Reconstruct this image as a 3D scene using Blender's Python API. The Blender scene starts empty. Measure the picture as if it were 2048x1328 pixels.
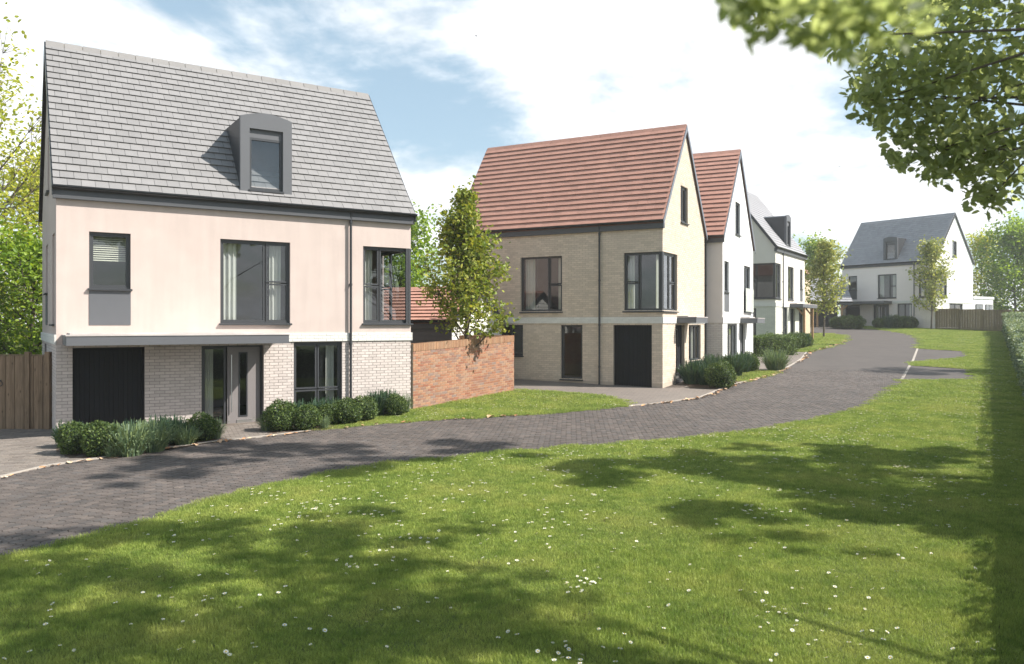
import bpy, math, random
import numpy as np
from mathutils import Matrix, Vector
SC = bpy.context.scene
COL = SC.collection
rng = np.random.default_rng(7)
random.seed(7)
R_ = math.radians

# ------------------------------------------------------------------ camera, sky, sun, exposure
CAM_H = 2.564
F_PX, CX, HY = 1610.4, 1053.5, 648.0
cam = bpy.data.cameras.new('camera'); camo = bpy.data.objects.new('camera', cam); COL.objects.link(camo)
camo.location = (0, 0, CAM_H); camo.rotation_euler = (R_(90), 0, 0)
cam.sensor_width = 36; cam.lens = 36 * F_PX / 2048
cam.shift_x = (1024 - CX) / 2048; cam.shift_y = (HY - 664) / 2048
cam.clip_start = .05; cam.clip_end = 2000
cam.dof.use_dof = True; cam.dof.focus_distance = 22; cam.dof.aperture_fstop = 2.8
SC.camera = camo
SUN_DIR = Vector((1.058, -.152, 1.0)).normalized()          # towards the sun
SUN_EL = math.asin(SUN_DIR.z); SUN_AZ = math.atan2(SUN_DIR.x, SUN_DIR.y)
world = bpy.data.worlds.new('World'); SC.world = world; world.use_nodes = True
def build_world():
    nt = world.node_tree; N = nt.nodes; Lk = nt.links; N.clear()
    out = N.new('ShaderNodeOutputWorld'); bg = N.new('ShaderNodeBackground'); bg.inputs[1].default_value = .085
    sky = N.new('ShaderNodeTexSky'); sky.sky_type = 'NISHITA'; sky.sun_disc = False
    sky.sun_elevation = SUN_EL; sky.sun_rotation = SUN_AZ
    sky.air_density = 1.0; sky.dust_density = 1.2; sky.ozone_density = 1.0
    tc = N.new('ShaderNodeTexCoord'); sep = N.new('ShaderNodeSeparateXYZ'); Lk.new(tc.outputs['Generated'], sep.inputs[0])
    def m(op, a, b=None, c=None, clamp=False):
        n = N.new('ShaderNodeMath'); n.operation = op; n.use_clamp = clamp
        for i, v in enumerate((a, b, c)):
            if v is None: continue
            if hasattr(v, 'is_output'): Lk.new(v, n.inputs[i])
            else: n.inputs[i].default_value = v
        return n.outputs[0]
    zz = m('ADD', m('MAXIMUM', sep.outputs[2], 0.0), .22)
    u = m('DIVIDE', sep.outputs[0], zz); v = m('DIVIDE', sep.outputs[1], zz)
    cmb = N.new('ShaderNodeCombineXYZ'); Lk.new(u, cmb.inputs[0]); Lk.new(v, cmb.inputs[1])
    mp = N.new('ShaderNodeMapping'); Lk.new(cmb.outputs[0], mp.inputs[0]); mp.inputs['Location'].default_value = CLOUD_OFF
    n1 = N.new('ShaderNodeTexNoise'); n1.inputs['Scale'].default_value = 1.15; n1.inputs['Detail'].default_value = 9; n1.inputs['Roughness'].default_value = .57; n1.inputs['Distortion'].default_value = .25
    Lk.new(mp.outputs[0], n1.inputs['Vector'])
    n2 = N.new('ShaderNodeTexNoise'); n2.inputs['Scale'].default_value = 5.5; n2.inputs['Detail'].default_value = 6; n2.inputs['Roughness'].default_value = .6
    Lk.new(mp.outputs[0], n2.inputs['Vector'])
    dens = m('ADD', n1.outputs[0], m('MULTIPLY', m('SUBTRACT', n2.outputs[0], .5), .12))
    # clouds thicken towards the horizon
    dens = m('ADD', dens, m('MULTIPLY', m('SUBTRACT', .35, sep.outputs[2]), .16))
    mask = N.new('ShaderNodeMapRange'); mask.interpolation_type = 'SMOOTHSTEP'; Lk.new(dens, mask.inputs[0])
    mask.inputs[1].default_value = CLOUD_T[0]; mask.inputs[2].default_value = CLOUD_T[1]
    shade = N.new('ShaderNodeMapRange'); Lk.new(n2.outputs[0], shade.inputs[0]); shade.inputs[1].default_value = .3; shade.inputs[2].default_value = .7
    shade.inputs[3].default_value = 7.2; shade.inputs[4].default_value = 9.5
    cc = N.new('ShaderNodeVectorMath'); cc.operation = 'SCALE'; cc.inputs[0].default_value = (.98, 1.0, 1.02); Lk.new(shade.outputs[0], cc.inputs['Scale'])
    pale = N.new('ShaderNodeMixRGB'); pale.blend_type = 'MIX'; pale.inputs[0].default_value = .30; pale.inputs[2].default_value = (5.6, 7.6, 8.2, 1)
    sks = N.new('ShaderNodeVectorMath'); sks.operation = 'SCALE'; sks.inputs['Scale'].default_value = 1.0; Lk.new(sky.outputs[0], sks.inputs[0])
    Lk.new(sks.outputs[0], pale.inputs[1])
    mix = N.new('ShaderNodeMixRGB'); Lk.new(mask.outputs[0], mix.inputs[0]); Lk.new(pale.outputs[0], mix.inputs[1]); Lk.new(cc.outputs[0], mix.inputs[2])
    Lk.new(mix.outputs[0], bg.inputs[0]); Lk.new(bg.outputs[0], out.inputs[0])
CLOUD_OFF = (7.49, 21.21, 0.0); CLOUD_T = (.455, .61)
build_world()
sun = bpy.data.lights.new('sun', 'SUN'); suno = bpy.data.objects.new('sun', sun); COL.objects.link(suno)
sun.energy = 5.0; sun.angle = R_(.7); sun.color = (1, .955, .88)
suno.rotation_euler = SUN_DIR.to_track_quat('Z', 'Y').to_euler(); suno.location = (30, -5, 40)
SC.view_settings.view_transform = 'Standard'; SC.view_settings.look = 'None'
SC.view_settings.exposure = .85; SC.view_settings.gamma = 1
SC.cycles.volume_step_rate = 4; SC.cycles.transparent_max_bounces = 12
SC.cycles.max_bounces = 6; SC.cycles.volume_bounces = 1

# ------------------------------------------------------------------ helpers
def gz(y):
    y = np.asarray(y, float)
    v = .046 * 2 * np.log1p(np.exp(np.clip((y - 20.5) / 2, -30, 40)))
    return np.minimum(v, 2.5)
def g(y): return float(gz(y))
def gp(px, py):
    """survey: the ground point seen at a photo position (level camera over the sloping ground)"""
    dx, dz = (px - CX) / F_PX, (HY - py) / F_PX
    lo, hi = 3.0, 130.0
    for _ in range(50):
        m = (lo + hi) / 2
        if CAM_H + dz * m > g(m): lo = m
        else: hi = m
    return (dx * lo, lo)
def at(px, py, y): return Vector(((px - CX) / F_PX * y, y, CAM_H + (HY - py) / F_PX * y))
def in_frame(x, y, z):
    px = CX + F_PX * x / y; py = HY - F_PX * (z - CAM_H) / y
    return px, py
def tag(o, label=None, cat=None, group=None, kind=None):
    if label: o['label'] = label
    if cat: o['category'] = cat
    if group: o['group'] = group
    if kind: o['kind'] = kind
    return o
def empty(name, loc=(0, 0, 0), rz=0, **k):
    o = bpy.data.objects.new(name, None); o.location = loc; o.rotation_euler = (0, 0, rz); o.empty_display_size = .2
    COL.objects.link(o); return tag(o, **k)
def link(name, me, parent=None, M=None):
    o = bpy.data.objects.new(name, me); COL.objects.link(o)
    if parent is not None: o.parent = parent
    if M is not None: o.matrix_local = M
    return o
def np_mesh(name, v, f, mats, smooth=False, mi=None):
    """v (n,3), f (m,k) arrays -> mesh"""
    me = bpy.data.meshes.new(name); v = np.asarray(v, np.float32); f = np.asarray(f, np.int32)
    k = f.shape[1]
    me.vertices.add(len(v)); me.vertices.foreach_set('co', v.ravel())
    me.loops.add(f.size); me.loops.foreach_set('vertex_index', f.ravel())
    me.polygons.add(len(f)); me.polygons.foreach_set('loop_start', np.arange(len(f), dtype=np.int32) * k)
    me.polygons.foreach_set('loop_total', np.full(len(f), k, np.int32))
    me.polygons.foreach_set('use_smooth', np.full(len(f), smooth, bool))
    for m in (mats if isinstance(mats, (list, tuple)) else [mats]): me.materials.append(m)
    if mi is not None: me.polygons.foreach_set('material_index', np.asarray(mi, np.int32))
    me.update(calc_edges=True); me.validate()
    return me
BOXF = [(0, 3, 2, 1), (4, 5, 6, 7), (0, 1, 5, 4), (1, 2, 6, 5), (2, 3, 7, 6), (3, 0, 4, 7)]
class MB:
    def __init__(s): s.v = []; s.f = []; s.mi = []; s.sm = []
    def add(s, vs, fs, mi=0, sm=False, M=None):
        b = len(s.v)
        if M is not None: vs = [tuple(M @ Vector(p)) for p in vs]
        s.v += [tuple(p) for p in vs]; s.f += [tuple(i + b for i in q) for q in fs]
        s.mi += [mi] * len(fs); s.sm += [sm] * len(fs); return s
    def box(s, x0, x1, y0, y1, z0, z1, mi=0, M=None):
        return s.add([(x0, y0, z0), (x1, y0, z0), (x1, y1, z0), (x0, y1, z0), (x0, y0, z1), (x1, y0, z1), (x1, y1, z1), (x0, y1, z1)], BOXF, mi, False, M)
    def ring(s, x0, x1, z0, z1, w, y0, y1, mi=0):
        s.box(x0, x0 + w, y0, y1, z0, z1, mi); s.box(x1 - w, x1, y0, y1, z0, z1, mi)
        s.box(x0 + w, x1 - w, y0, y1, z0, z0 + w, mi); s.box(x0 + w, x1 - w, y0, y1, z1 - w, z1, mi); return s
    def tube(s, pts, rad, n=8, mi=0, cap=True):
        pts = [Vector(p) for p in pts]; rad = rad if hasattr(rad, '__len__') else [rad] * len(pts)
        vs = []; fs = []
        for i, p in enumerate(pts):
            d = (pts[min(i + 1, len(pts) - 1)] - pts[max(i - 1, 0)]).normalized()
            a = Vector((0, 0, 1)) if abs(d.z) < .9 else Vector((1, 0, 0))
            e1 = d.cross(a).normalized(); e2 = d.cross(e1)
            for k in range(n):
                t = 2 * math.pi * k / n; vs.append(p + (e1 * math.cos(t) + e2 * math.sin(t)) * rad[i])
        for i in range(len(pts) - 1):
            for k in range(n):
                a = i * n + k; b = i * n + (k + 1) % n; fs.append((a, b, b + n, a + n))
        s.add(vs, fs, mi, True)
        if cap:
            s.add(vs[:n], [tuple(range(n))], mi); s.add(vs[-n:], [tuple(reversed(range(n)))], mi)
        return s
    def prism(s, poly, y0, y1, mi=0):
        """polygon in x,z extruded along y"""
        n = len(poly); vs = [(x, y0, z) for x, z in poly] + [(x, y1, z) for x, z in poly]
        fs = [tuple(range(n)), tuple(reversed(range(n, 2 * n)))] + [(i, i + n, (i + 1) % n + n, (i + 1) % n) for i in range(n)]
        return s.add(vs, fs, mi)
    def mesh(s, name, mats):
        me = bpy.data.meshes.new(name); me.from_pydata(s.v, [], s.f)
        for m in (mats if isinstance(mats, (list, tuple)) else [mats]): me.materials.append(m)
        me.polygons.foreach_set('material_index', s.mi); me.polygons.foreach_set('use_smooth', s.sm); me.update(); return me
    def build(s, name, mats, parent=None, M=None): return link(name, s.mesh(name, mats), parent, M)
T = Matrix.Translation
def Rz(a): return Matrix.Rotation(a, 4, 'Z')

# ------------------------------------------------------------------ materials
def newmat(name):
    m = bpy.data.materials.new(name); m.use_nodes = True; nt = m.node_tree; nt.nodes.clear()
    o = nt.nodes.new('ShaderNodeOutputMaterial'); return m, nt, o
def island_rand(nt):
    N, Lk = nt.nodes, nt.links
    ge = N.new('ShaderNodeNewGeometry'); oi = N.new('ShaderNodeObjectInfo')
    a = N.new('ShaderNodeMath'); a.operation = 'ADD'; Lk.new(ge.outputs['Random Per Island'], a.inputs[0]); Lk.new(oi.outputs['Random'], a.inputs[1])
    b = N.new('ShaderNodeMath'); b.operation = 'FRACT'; Lk.new(a.outputs[0], b.inputs[0]); return b.outputs[0]
def mat(name, col, rough=.8, var=.12, nscale=3, rand=0, bump=0, bscale=40, spec=.3, ramp=None, metal=0, fine=0, trans=0, big=0, streak=0):
    m, nt, out = newmat(name); N, Lk = nt.nodes, nt.links
    p = N.new('ShaderNodeBsdfPrincipled'); p.inputs['Roughness'].default_value = rough; p.inputs['Metallic'].default_value = metal
    p.inputs['Specular IOR Level'].default_value = spec
    geo = N.new('ShaderNodeNewGeometry')
    def noise(sc, det=5):
        n = N.new('ShaderNodeTexNoise'); n.inputs['Scale'].default_value = sc; n.inputs['Detail'].default_value = det; n.inputs['Roughness'].default_value = .6
        Lk.new(geo.outputs['Position'], n.inputs['Vector']); return n.outputs[0]
    def rng_(sock, lo, hi, a=.25, b=.75):
        r = N.new('ShaderNodeMapRange'); Lk.new(sock, r.inputs[0]); r.inputs[1].default_value = a; r.inputs[2].default_value = b
        r.inputs[3].default_value = lo; r.inputs[4].default_value = hi; return r.outputs[0]
    def mul(a, b):
        k = N.new('ShaderNodeMath'); k.operation = 'MULTIPLY'; Lk.new(a, k.inputs[0]); Lk.new(b, k.inputs[1]); return k.outputs[0]
    fac = rng_(noise(nscale), 1 - var, 1 + var)
    if fine: fac = mul(fac, rng_(noise(90, 3), 1 - fine, 1 + fine))
    if big: fac = mul(fac, rng_(noise(.5, 3), 1 - big, 1 + big))
    if streak:
        mp = N.new('ShaderNodeMapping'); mp.inputs['Scale'].default_value = (5, 5, .35); Lk.new(geo.outputs['Position'], mp.inputs[0])
        ns = N.new('ShaderNodeTexNoise'); ns.inputs['Scale'].default_value = 1.3; ns.inputs['Detail'].default_value = 6; Lk.new(mp.outputs[0], ns.inputs['Vector'])
        fac = mul(fac, rng_(ns.outputs[0], 1 - streak, 1 + streak * .5))
    if rand or ramp: ir = island_rand(nt)
    if rand: fac = mul(fac, rng_(ir, 1 - rand, 1 + rand, 0, 1))
    if ramp:
        cr = N.new('ShaderNodeValToRGB'); cr.color_ramp.interpolation = 'LINEAR'
        el = cr.color_ramp.elements
        while len(el) < len(ramp): el.new(.5)
        for i, c in enumerate(ramp): el[i].position = i / (len(ramp) - 1); el[i].color = (*c, 1)
        Lk.new(ir, cr.inputs[0]); csock = cr.outputs[0]
    else:
        rgb = N.new('ShaderNodeRGB'); rgb.outputs[0].default_value = (*col, 1); csock = rgb.outputs[0]
    sc = N.new('ShaderNodeVectorMath'); sc.operation = 'SCALE'; Lk.new(csock, sc.inputs[0]); Lk.new(fac, sc.inputs['Scale'])
    Lk.new(sc.outputs[0], p.inputs['Base Color'])
    if bump:
        b = N.new('ShaderNodeBump'); b.inputs['Strength'].default_value = bump; b.inputs['Distance'].default_value = .01
        Lk.new(noise(bscale, 4), b.inputs['Height']); Lk.new(b.outputs[0], p.inputs['Normal'])
    sh = p.outputs[0]
    if trans:
        tr = N.new('ShaderNodeBsdfTranslucent'); t2 = N.new('ShaderNodeVectorMath'); t2.operation = 'MULTIPLY'; Lk.new(sc.outputs[0], t2.inputs[0]); t2.inputs[1].default_value = (1.25, 1.2, .7)
        Lk.new(t2.outputs[0], tr.inputs['Color']); mx = N.new('ShaderNodeMixShader'); mx.inputs[0].default_value = trans
        Lk.new(p.outputs[0], mx.inputs[1]); Lk.new(tr.outputs[0], mx.inputs[2]); sh = mx.outputs[0]
    Lk.new(sh, out.inputs[0]); return m
def brickmat(name, c1, c2, mortar, sx=.225, sz=.075, bump=.5, rough=.85):
    """brick pattern for walls too far away for single bricks; uses the wall's own length and height (object space)"""
    m, nt, out = newmat(name); N, Lk = nt.nodes, nt.links
    p = N.new('ShaderNodeBsdfPrincipled'); p.inputs['Roughness'].default_value = rough; p.inputs['Specular IOR Level'].default_value = .2
    tc = N.new('ShaderNodeTexCoord'); sp = N.new('ShaderNodeSeparateXYZ'); Lk.new(tc.outputs['Object'], sp.inputs[0])
    cm = N.new('ShaderNodeCombineXYZ'); Lk.new(sp.outputs[0], cm.inputs[0]); Lk.new(sp.outputs[2], cm.inputs[1])
    b = N.new('ShaderNodeTexBrick'); Lk.new(cm.outputs[0], b.inputs['Vector']); b.inputs['Scale'].default_value = 1
    b.inputs['Brick Width'].default_value = sx; b.inputs['Row Height'].default_value = sz; b.inputs['Mortar Size'].default_value = .006
    b.inputs['Color1'].default_value = (*c1, 1); b.inputs['Color2'].default_value = (*c2, 1); b.inputs['Mortar'].default_value = (*mortar, 1)
    Lk.new(b.outputs[0], p.inputs['Base Color'])
    bp = N.new('ShaderNodeBump'); bp.inputs['Strength'].default_value = bump; bp.inputs['Distance'].default_value = .01; bp.invert = True
    Lk.new(b.outputs['Fac'], bp.inputs['Height']); Lk.new(bp.outputs[0], p.inputs['Normal']); Lk.new(p.outputs[0], out.inputs[0]); return m
def pavemat(name, c1, c2, c3, mortar, w, h, rot, bump=.4, rough=.8):
    m, nt, out = newmat(name); N, Lk = nt.nodes, nt.links
    p = N.new('ShaderNodeBsdfPrincipled'); p.inputs['Roughness'].default_value = rough; p.inputs['Specular IOR Level'].default_value = .3
    ge = N.new('ShaderNodeNewGeometry'); mp = N.new('ShaderNodeMapping'); mp.inputs['Rotation'].default_value = (0, 0, rot); Lk.new(ge.outputs['Position'], mp.inputs[0])
    b = N.new('ShaderNodeTexBrick'); Lk.new(mp.outputs[0], b.inputs['Vector']); b.inputs['Scale'].default_value = 1
    b.inputs['Brick Width'].default_value = w; b.inputs['Row Height'].default_value = h; b.inputs['Mortar Size'].default_value = .006
    b.inputs['Color1'].default_value = (*c1, 1); b.inputs['Color2'].default_value = (*c2, 1); b.inputs['Mortar'].default_value = (*mortar, 1)
    n = N.new('ShaderNodeTexNoise'); n.inputs['Scale'].default_value = .9; n.inputs['Detail'].default_value = 6; Lk.new(ge.outputs['Position'], n.inputs['Vector'])
    mr = N.new('ShaderNodeMapRange'); Lk.new(n.outputs[0], mr.inputs[0]); mr.inputs[1].default_value = .35; mr.inputs[2].default_value = .7
    mx = N.new('ShaderNodeMixRGB'); mx.inputs[2].default_value = (*c3, 1); k = N.new('ShaderNodeMath'); k.operation = 'MULTIPLY'; k.inputs[1].default_value = .45
    Lk.new(mr.outputs[0], k.inputs[0]); Lk.new(k.outputs[0], mx.inputs[0]); Lk.new(b.outputs[0], mx.inputs[1])
    Lk.new(mx.outputs[0], p.inputs['Base Color'])
    bp = N.new('ShaderNodeBump'); bp.inputs['Strength'].default_value = bump; bp.inputs['Distance'].default_value = .008; bp.invert = True
    Lk.new(b.outputs['Fac'], bp.inputs['Height']); Lk.new(bp.outputs[0], p.inputs['Normal']); Lk.new(p.outputs[0], out.inputs[0]); return m
def glassmat(name, tint=(.80, .83, .84), boost=1.0):
    m, nt, out = newmat(name); N, Lk = nt.nodes, nt.links
    tr = N.new('ShaderNodeBsdfTransparent'); tr.inputs[0].default_value = (*tint, 1)
    gl = N.new('ShaderNodeBsdfGlossy'); gl.inputs['Roughness'].default_value = .005; gl.inputs[0].default_value = (.95, .97, 1, 1)
    lw = N.new('ShaderNodeFresnel'); ge = N.new('ShaderNodeNewGeometry')
    io = N.new('ShaderNodeMapRange'); Lk.new(ge.outputs['Backfacing'], io.inputs[0]); io.inputs[3].default_value = 1.52; io.inputs[4].default_value = 1 / 1.52   # thin pane: same from both sides
    Lk.new(io.outputs[0], lw.inputs[0])
    k = N.new('ShaderNodeMath'); k.operation = 'MULTIPLY_ADD'; k.use_clamp = True; k.inputs[1].default_value = 1.8 * boost; k.inputs[2].default_value = .02
    Lk.new(lw.outputs[0], k.inputs[0]); mx = N.new('ShaderNodeMixShader'); Lk.new(k.outputs[0], mx.inputs[0]); Lk.new(tr.outputs[0], mx.inputs[1]); Lk.new(gl.outputs[0], mx.inputs[2])
    Lk.new(mx.outputs[0], out.inputs[0]); return m
def leafmat(name, ramp, trans=.35, rough=.5, spec=.35, tint=(1.5, 1.4, .6)):
    m, nt, out = newmat(name); N, Lk = nt.nodes, nt.links
    ir = island_rand(nt); cr = N.new('ShaderNodeValToRGB'); el = cr.color_ramp.elements
    while len(el) < len(ramp): el.new(.5)
    for i, c in enumerate(ramp): el[i].position = i / (len(ramp) - 1); el[i].color = (*c, 1)
    Lk.new(ir, cr.inputs[0])
    p = N.new('ShaderNodeBsdfPrincipled'); p.inputs['Roughness'].default_value = rough; p.inputs['Specular IOR Level'].default_value = spec
    Lk.new(cr.outputs[0], p.inputs['Base Color'])
    tr = N.new('ShaderNodeBsdfTranslucent'); t2 = N.new('ShaderNodeVectorMath'); t2.operation = 'MULTIPLY'; Lk.new(cr.outputs[0], t2.inputs[0]); t2.inputs[1].default_value = tint
    Lk.new(t2.outputs[0], tr.inputs[0]); mx = N.new('ShaderNodeMixShader'); mx.inputs[0].default_value = trans
    Lk.new(p.outputs[0], mx.inputs[1]); Lk.new(tr.outputs[0], mx.inputs[2]); Lk.new(mx.outputs[0], out.inputs[0]); return m

M = {}
M['render_pink'] = mat('pink_render', (.53, .44, .40), .9, .035, 2, fine=.05, bump=.25, bscale=120, big=.05, streak=.06)
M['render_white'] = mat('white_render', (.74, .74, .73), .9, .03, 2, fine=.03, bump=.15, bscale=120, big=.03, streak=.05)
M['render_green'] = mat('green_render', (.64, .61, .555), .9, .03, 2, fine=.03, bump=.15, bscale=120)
M['render_white_shade'] = mat('white_render_shade', (.60, .57, .55), .9, .03, 2, fine=.03, bump=.15, bscale=120)  # white house's sides away from the sun: shade put into the render colour
M['brick_cream'] = mat('cream_brick', (.55, .485, .45), .85, .05, 6, rand=.10, bump=.35, bscale=60, fine=.06)
M['brick_band'] = mat('white_brick', (.64, .63, .59), .85, .04, 6, rand=.05, bump=.35, bscale=60, fine=.04)
M['mortar_cream'] = mat('cream_mortar', (.28, .245, .23), .95, .08, 8, bump=.3, bscale=90)
M['mortar_band'] = mat('band_mortar', (.60, .58, .54), .95, .06, 8)
M['brick_buff'] = mat('buff_brick', (.57, .48, .39), .85, .06, 6, rand=.10, bump=.35, bscale=60, fine=.06)
M['mortar_buff'] = mat('buff_mortar', (.46, .385, .31), .95, .08, 8)
M['brick_red'] = mat('red_brick', None, .9, .12, 7, rand=.12, bump=.5, bscale=50, fine=.08, ramp=[(.29, .125, .075), (.32, .165, .10), (.36, .21, .13), (.26, .105, .065), (.22, .14, .11), (.335, .16, .095), (.285, .175, .12), (.20, .145, .125)])
M['brick_cap'] = mat('cap_brick', None, .9, .12, 7, rand=.1, bump=.5, bscale=50, fine=.08, ramp=[(.30, .17, .10), (.34, .215, .135), (.25, .135, .08), (.32, .19, .11)])
M['mortar_red'] = mat('red_wall_mortar', (.33, .25, .18), .95, .1, 8)
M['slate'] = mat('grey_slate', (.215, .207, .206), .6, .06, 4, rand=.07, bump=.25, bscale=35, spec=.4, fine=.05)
M['slate_far'] = mat('far_slate', (.31, .305, .32), .6, .05, 4, rand=.08, spec=.4)  # distant roofs: slate colour lightened to stand in for haze
M['ridge_grey'] = mat('ridge_tile_grey', (.215, .205, .20), .85, .05, 5, rand=.05)
M['ridge_mortar'] = mat('ridge_mortar', (.36, .30, .22), .9)
M['tile_red'] = mat('red_tile', (.44, .235, .18), .75, .10, 1.2, rand=.06, bump=.25, bscale=30, fine=.06)
M['deck'] = mat('roof_deck', (.06, .055, .055), .9)
M['deck_red'] = mat('roof_deck_red', (.16, .08, .065), .9)
M['dark_metal'] = mat('anthracite_metal', (.036, .038, .043), .45, .05, 5, spec=.5)
M['black_metal'] = mat('black_gutter', (.022, .024, .028), .3, .05, 5, spec=.5)
M['grey_metal'] = mat('grey_cladding', (.105, .108, .118), .5, .04, 2, spec=.45)
M['grey_blue'] = mat('grey_barge_board', (.15, .165, .195), .5, .04, 3, spec=.4)
M['canopy_top'] = mat('canopy_roof_felt', (.46, .42, .40), .8, .2, 1.5, fine=.08)
M['dark_grey'] = mat('dark_grey_fascia', (.075, .078, .086), .5, .04, 3, spec=.4)
M['frame'] = mat('window_frame', (.045, .047, .052), .4, .03, 5, spec=.5)
M['garage'] = mat('garage_door_paint', (.009, .0095, .012), .65, .06, 4, spec=.2)
M['door_grey'] = mat('door_taupe', (.21, .19, .187), .5, .04, 3, spec=.4)
M['steel'] = mat('steel', (.62, .62, .62), .3, .05, 5, metal=.9)
M['glass'] = glassmat('window_glass')
M['curtain'] = mat('curtain_cloth', (.66, .65, .58), .95, .05, 5, trans=.2)
M['blind'] = mat('blind_slat', (.62, .60, .48), .7)
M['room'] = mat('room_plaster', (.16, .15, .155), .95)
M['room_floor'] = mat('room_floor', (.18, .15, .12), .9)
M['timber'] = mat('oak_timber', (.36, .22, .12), .8, .15, 6, bump=.3)
def woodmat(name, c):
    m, nt, out = newmat(name); N, Lk = nt.nodes, nt.links
    p = N.new('ShaderNodeBsdfPrincipled'); p.inputs['Roughness'].default_value = .85; p.inputs['Specular IOR Level'].default_value = .15
    tc = N.new('ShaderNodeNewGeometry'); mp = N.new('ShaderNodeMapping'); mp.inputs['Scale'].default_value = (14, 14, .9); Lk.new(tc.outputs['Position'], mp.inputs[0])
    n = N.new('ShaderNodeTexNoise'); n.inputs['Scale'].default_value = 2.2; n.inputs['Detail'].default_value = 6; n.inputs['Distortion'].default_value = 1.2; Lk.new(mp.outputs[0], n.inputs[0])
    v = N.new('ShaderNodeTexVoronoi'); v.inputs['Scale'].default_value = 2.6; v.inputs['Randomness'].default_value = 1
    mp2 = N.new('ShaderNodeMapping'); mp2.inputs['Scale'].default_value = (2.2, 2.2, 1); Lk.new(tc.outputs['Position'], mp2.inputs[0]); Lk.new(mp2.outputs[0], v.inputs[0])
    kr = N.new('ShaderNodeMapRange'); Lk.new(v.outputs['Distance'], kr.inputs[0]); kr.inputs[1].default_value = .04; kr.inputs[2].default_value = .13; kr.inputs[3].default_value = .5; kr.inputs[4].default_value = 1
    r = N.new('ShaderNodeMapRange'); Lk.new(n.outputs[0], r.inputs[0]); r.inputs[1].default_value = .3; r.inputs[2].default_value = .7; r.inputs[3].default_value = .68; r.inputs[4].default_value = 1.2
    ir = island_rand(nt); rr = N.new('ShaderNodeMapRange'); Lk.new(ir, rr.inputs[0]); rr.inputs[3].default_value = .82; rr.inputs[4].default_value = 1.15
    k1 = N.new('ShaderNodeMath'); k1.operation = 'MULTIPLY'; Lk.new(kr.outputs[0], k1.inputs[0]); Lk.new(r.outputs[0], k1.inputs[1])
    k2 = N.new('ShaderNodeMath'); k2.operation = 'MULTIPLY'; Lk.new(k1.outputs[0], k2.inputs[0]); Lk.new(rr.outputs[0], k2.inputs[1])
    s = N.new('ShaderNodeVectorMath'); s.operation = 'SCALE'; s.inputs[0].default_value = c; Lk.new(k2.outputs[0], s.inputs['Scale']); Lk.new(s.outputs[0], p.inputs[0])
    Lk.new(p.outputs[0], out.inputs[0]); return m
M['fence'] = woodmat('fence_board', (.235, .165, .11))
M['fence_far'] = woodmat('far_fence_board', (.24, .19, .12))
M['weatherboard'] = mat('dark_weatherboard', (.095, .095, .105), .7, .08, 4, rand=.06)
M['bricktex_green'] = brickmat('green_brickwork', (.62, .615, .54), (.57, .565, .50), (.43, .43, .38))
M['bricktex_white_shade'] = brickmat('white_brickwork_shade', (.58, .56, .53), (.52, .49, .47), (.36, .34, .33))  # brickwork of the white house's unlit sides, shade painted into its colours
M['render_white_haze'] = mat('white_render_haze', (.80, .73, .69), .9, .03, 2, fine=.03)  # far house's white render: front tinted for shade, lightened in place of haze
M['bricktex_white_haze'] = brickmat('white_brickwork_haze', (.80, .74, .70), (.74, .68, .64), (.56, .51, .48))  # ground floor of that front, with the same shade tint and haze lightening
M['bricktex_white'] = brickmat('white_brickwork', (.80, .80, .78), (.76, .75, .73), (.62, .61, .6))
M['bricktex_buff'] = brickmat('buff_brickwork', (.58, .47, .34), (.52, .42, .30), (.36, .30, .22))
M['road_paver'] = mat('road_paver', None, .75, .16, 2.2, big=.16, rand=.10, bump=.3, bscale=60, fine=.06, ramp=[(.090, .076, .069), (.108, .090, .081), (.082, .073, .069), (.128, .106, .094), (.098, .081, .073), (.09, .081, .077)], spec=.3)
M['road_joint'] = mat('road_joint_sand', (.045, .041, .038), .95, .2, 6)
M['road_far'] = pavemat('road_paving', (.095, .081, .074), (.079, .069, .064), (.121, .103, .092), (.052, .045, .042), .21, .125, .9)
M['drive'] = pavemat('drive_paving', (.20, .168, .147), (.17, .146, .13), (.24, .204, .176), (.10, .086, .075), .2, .1, -.5)
M['drive_paver'] = mat('drive_paver', None, .85, .10, 10, rand=.08, bump=.35, bscale=60, fine=.06, ramp=[(.20, .168, .147), (.165, .142, .124), (.235, .20, .173), (.18, .157, .14), (.21, .178, .152)], spec=.2)
M['drive_joint'] = mat('drive_joint_sand', (.14, .115, .095), .95, .2, 6)
M['kerb'] = mat('kerb_concrete', (.36, .32, .28), .9, .12, 6, rand=.06, fine=.08)
M['ground'] = mat('earth_and_grass', (.062, .085, .022), .95, .25, 2, fine=.2)
M['lawn'] = mat('lawn_soil', (.085, .105, .032), .95, .3, 3, fine=.25)
M['soil'] = mat('bed_soil', (.085, .06, .042), .95, .25, 6, fine=.2, bump=.5)
M['bark'] = mat('bark', (.105, .085, .068), .9, .25, 12, bump=.8, bscale=40)
M['bark_pale'] = mat('pale_bark', (.22, .19, .16), .9, .25, 12, bump=.6, bscale=40)
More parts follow.
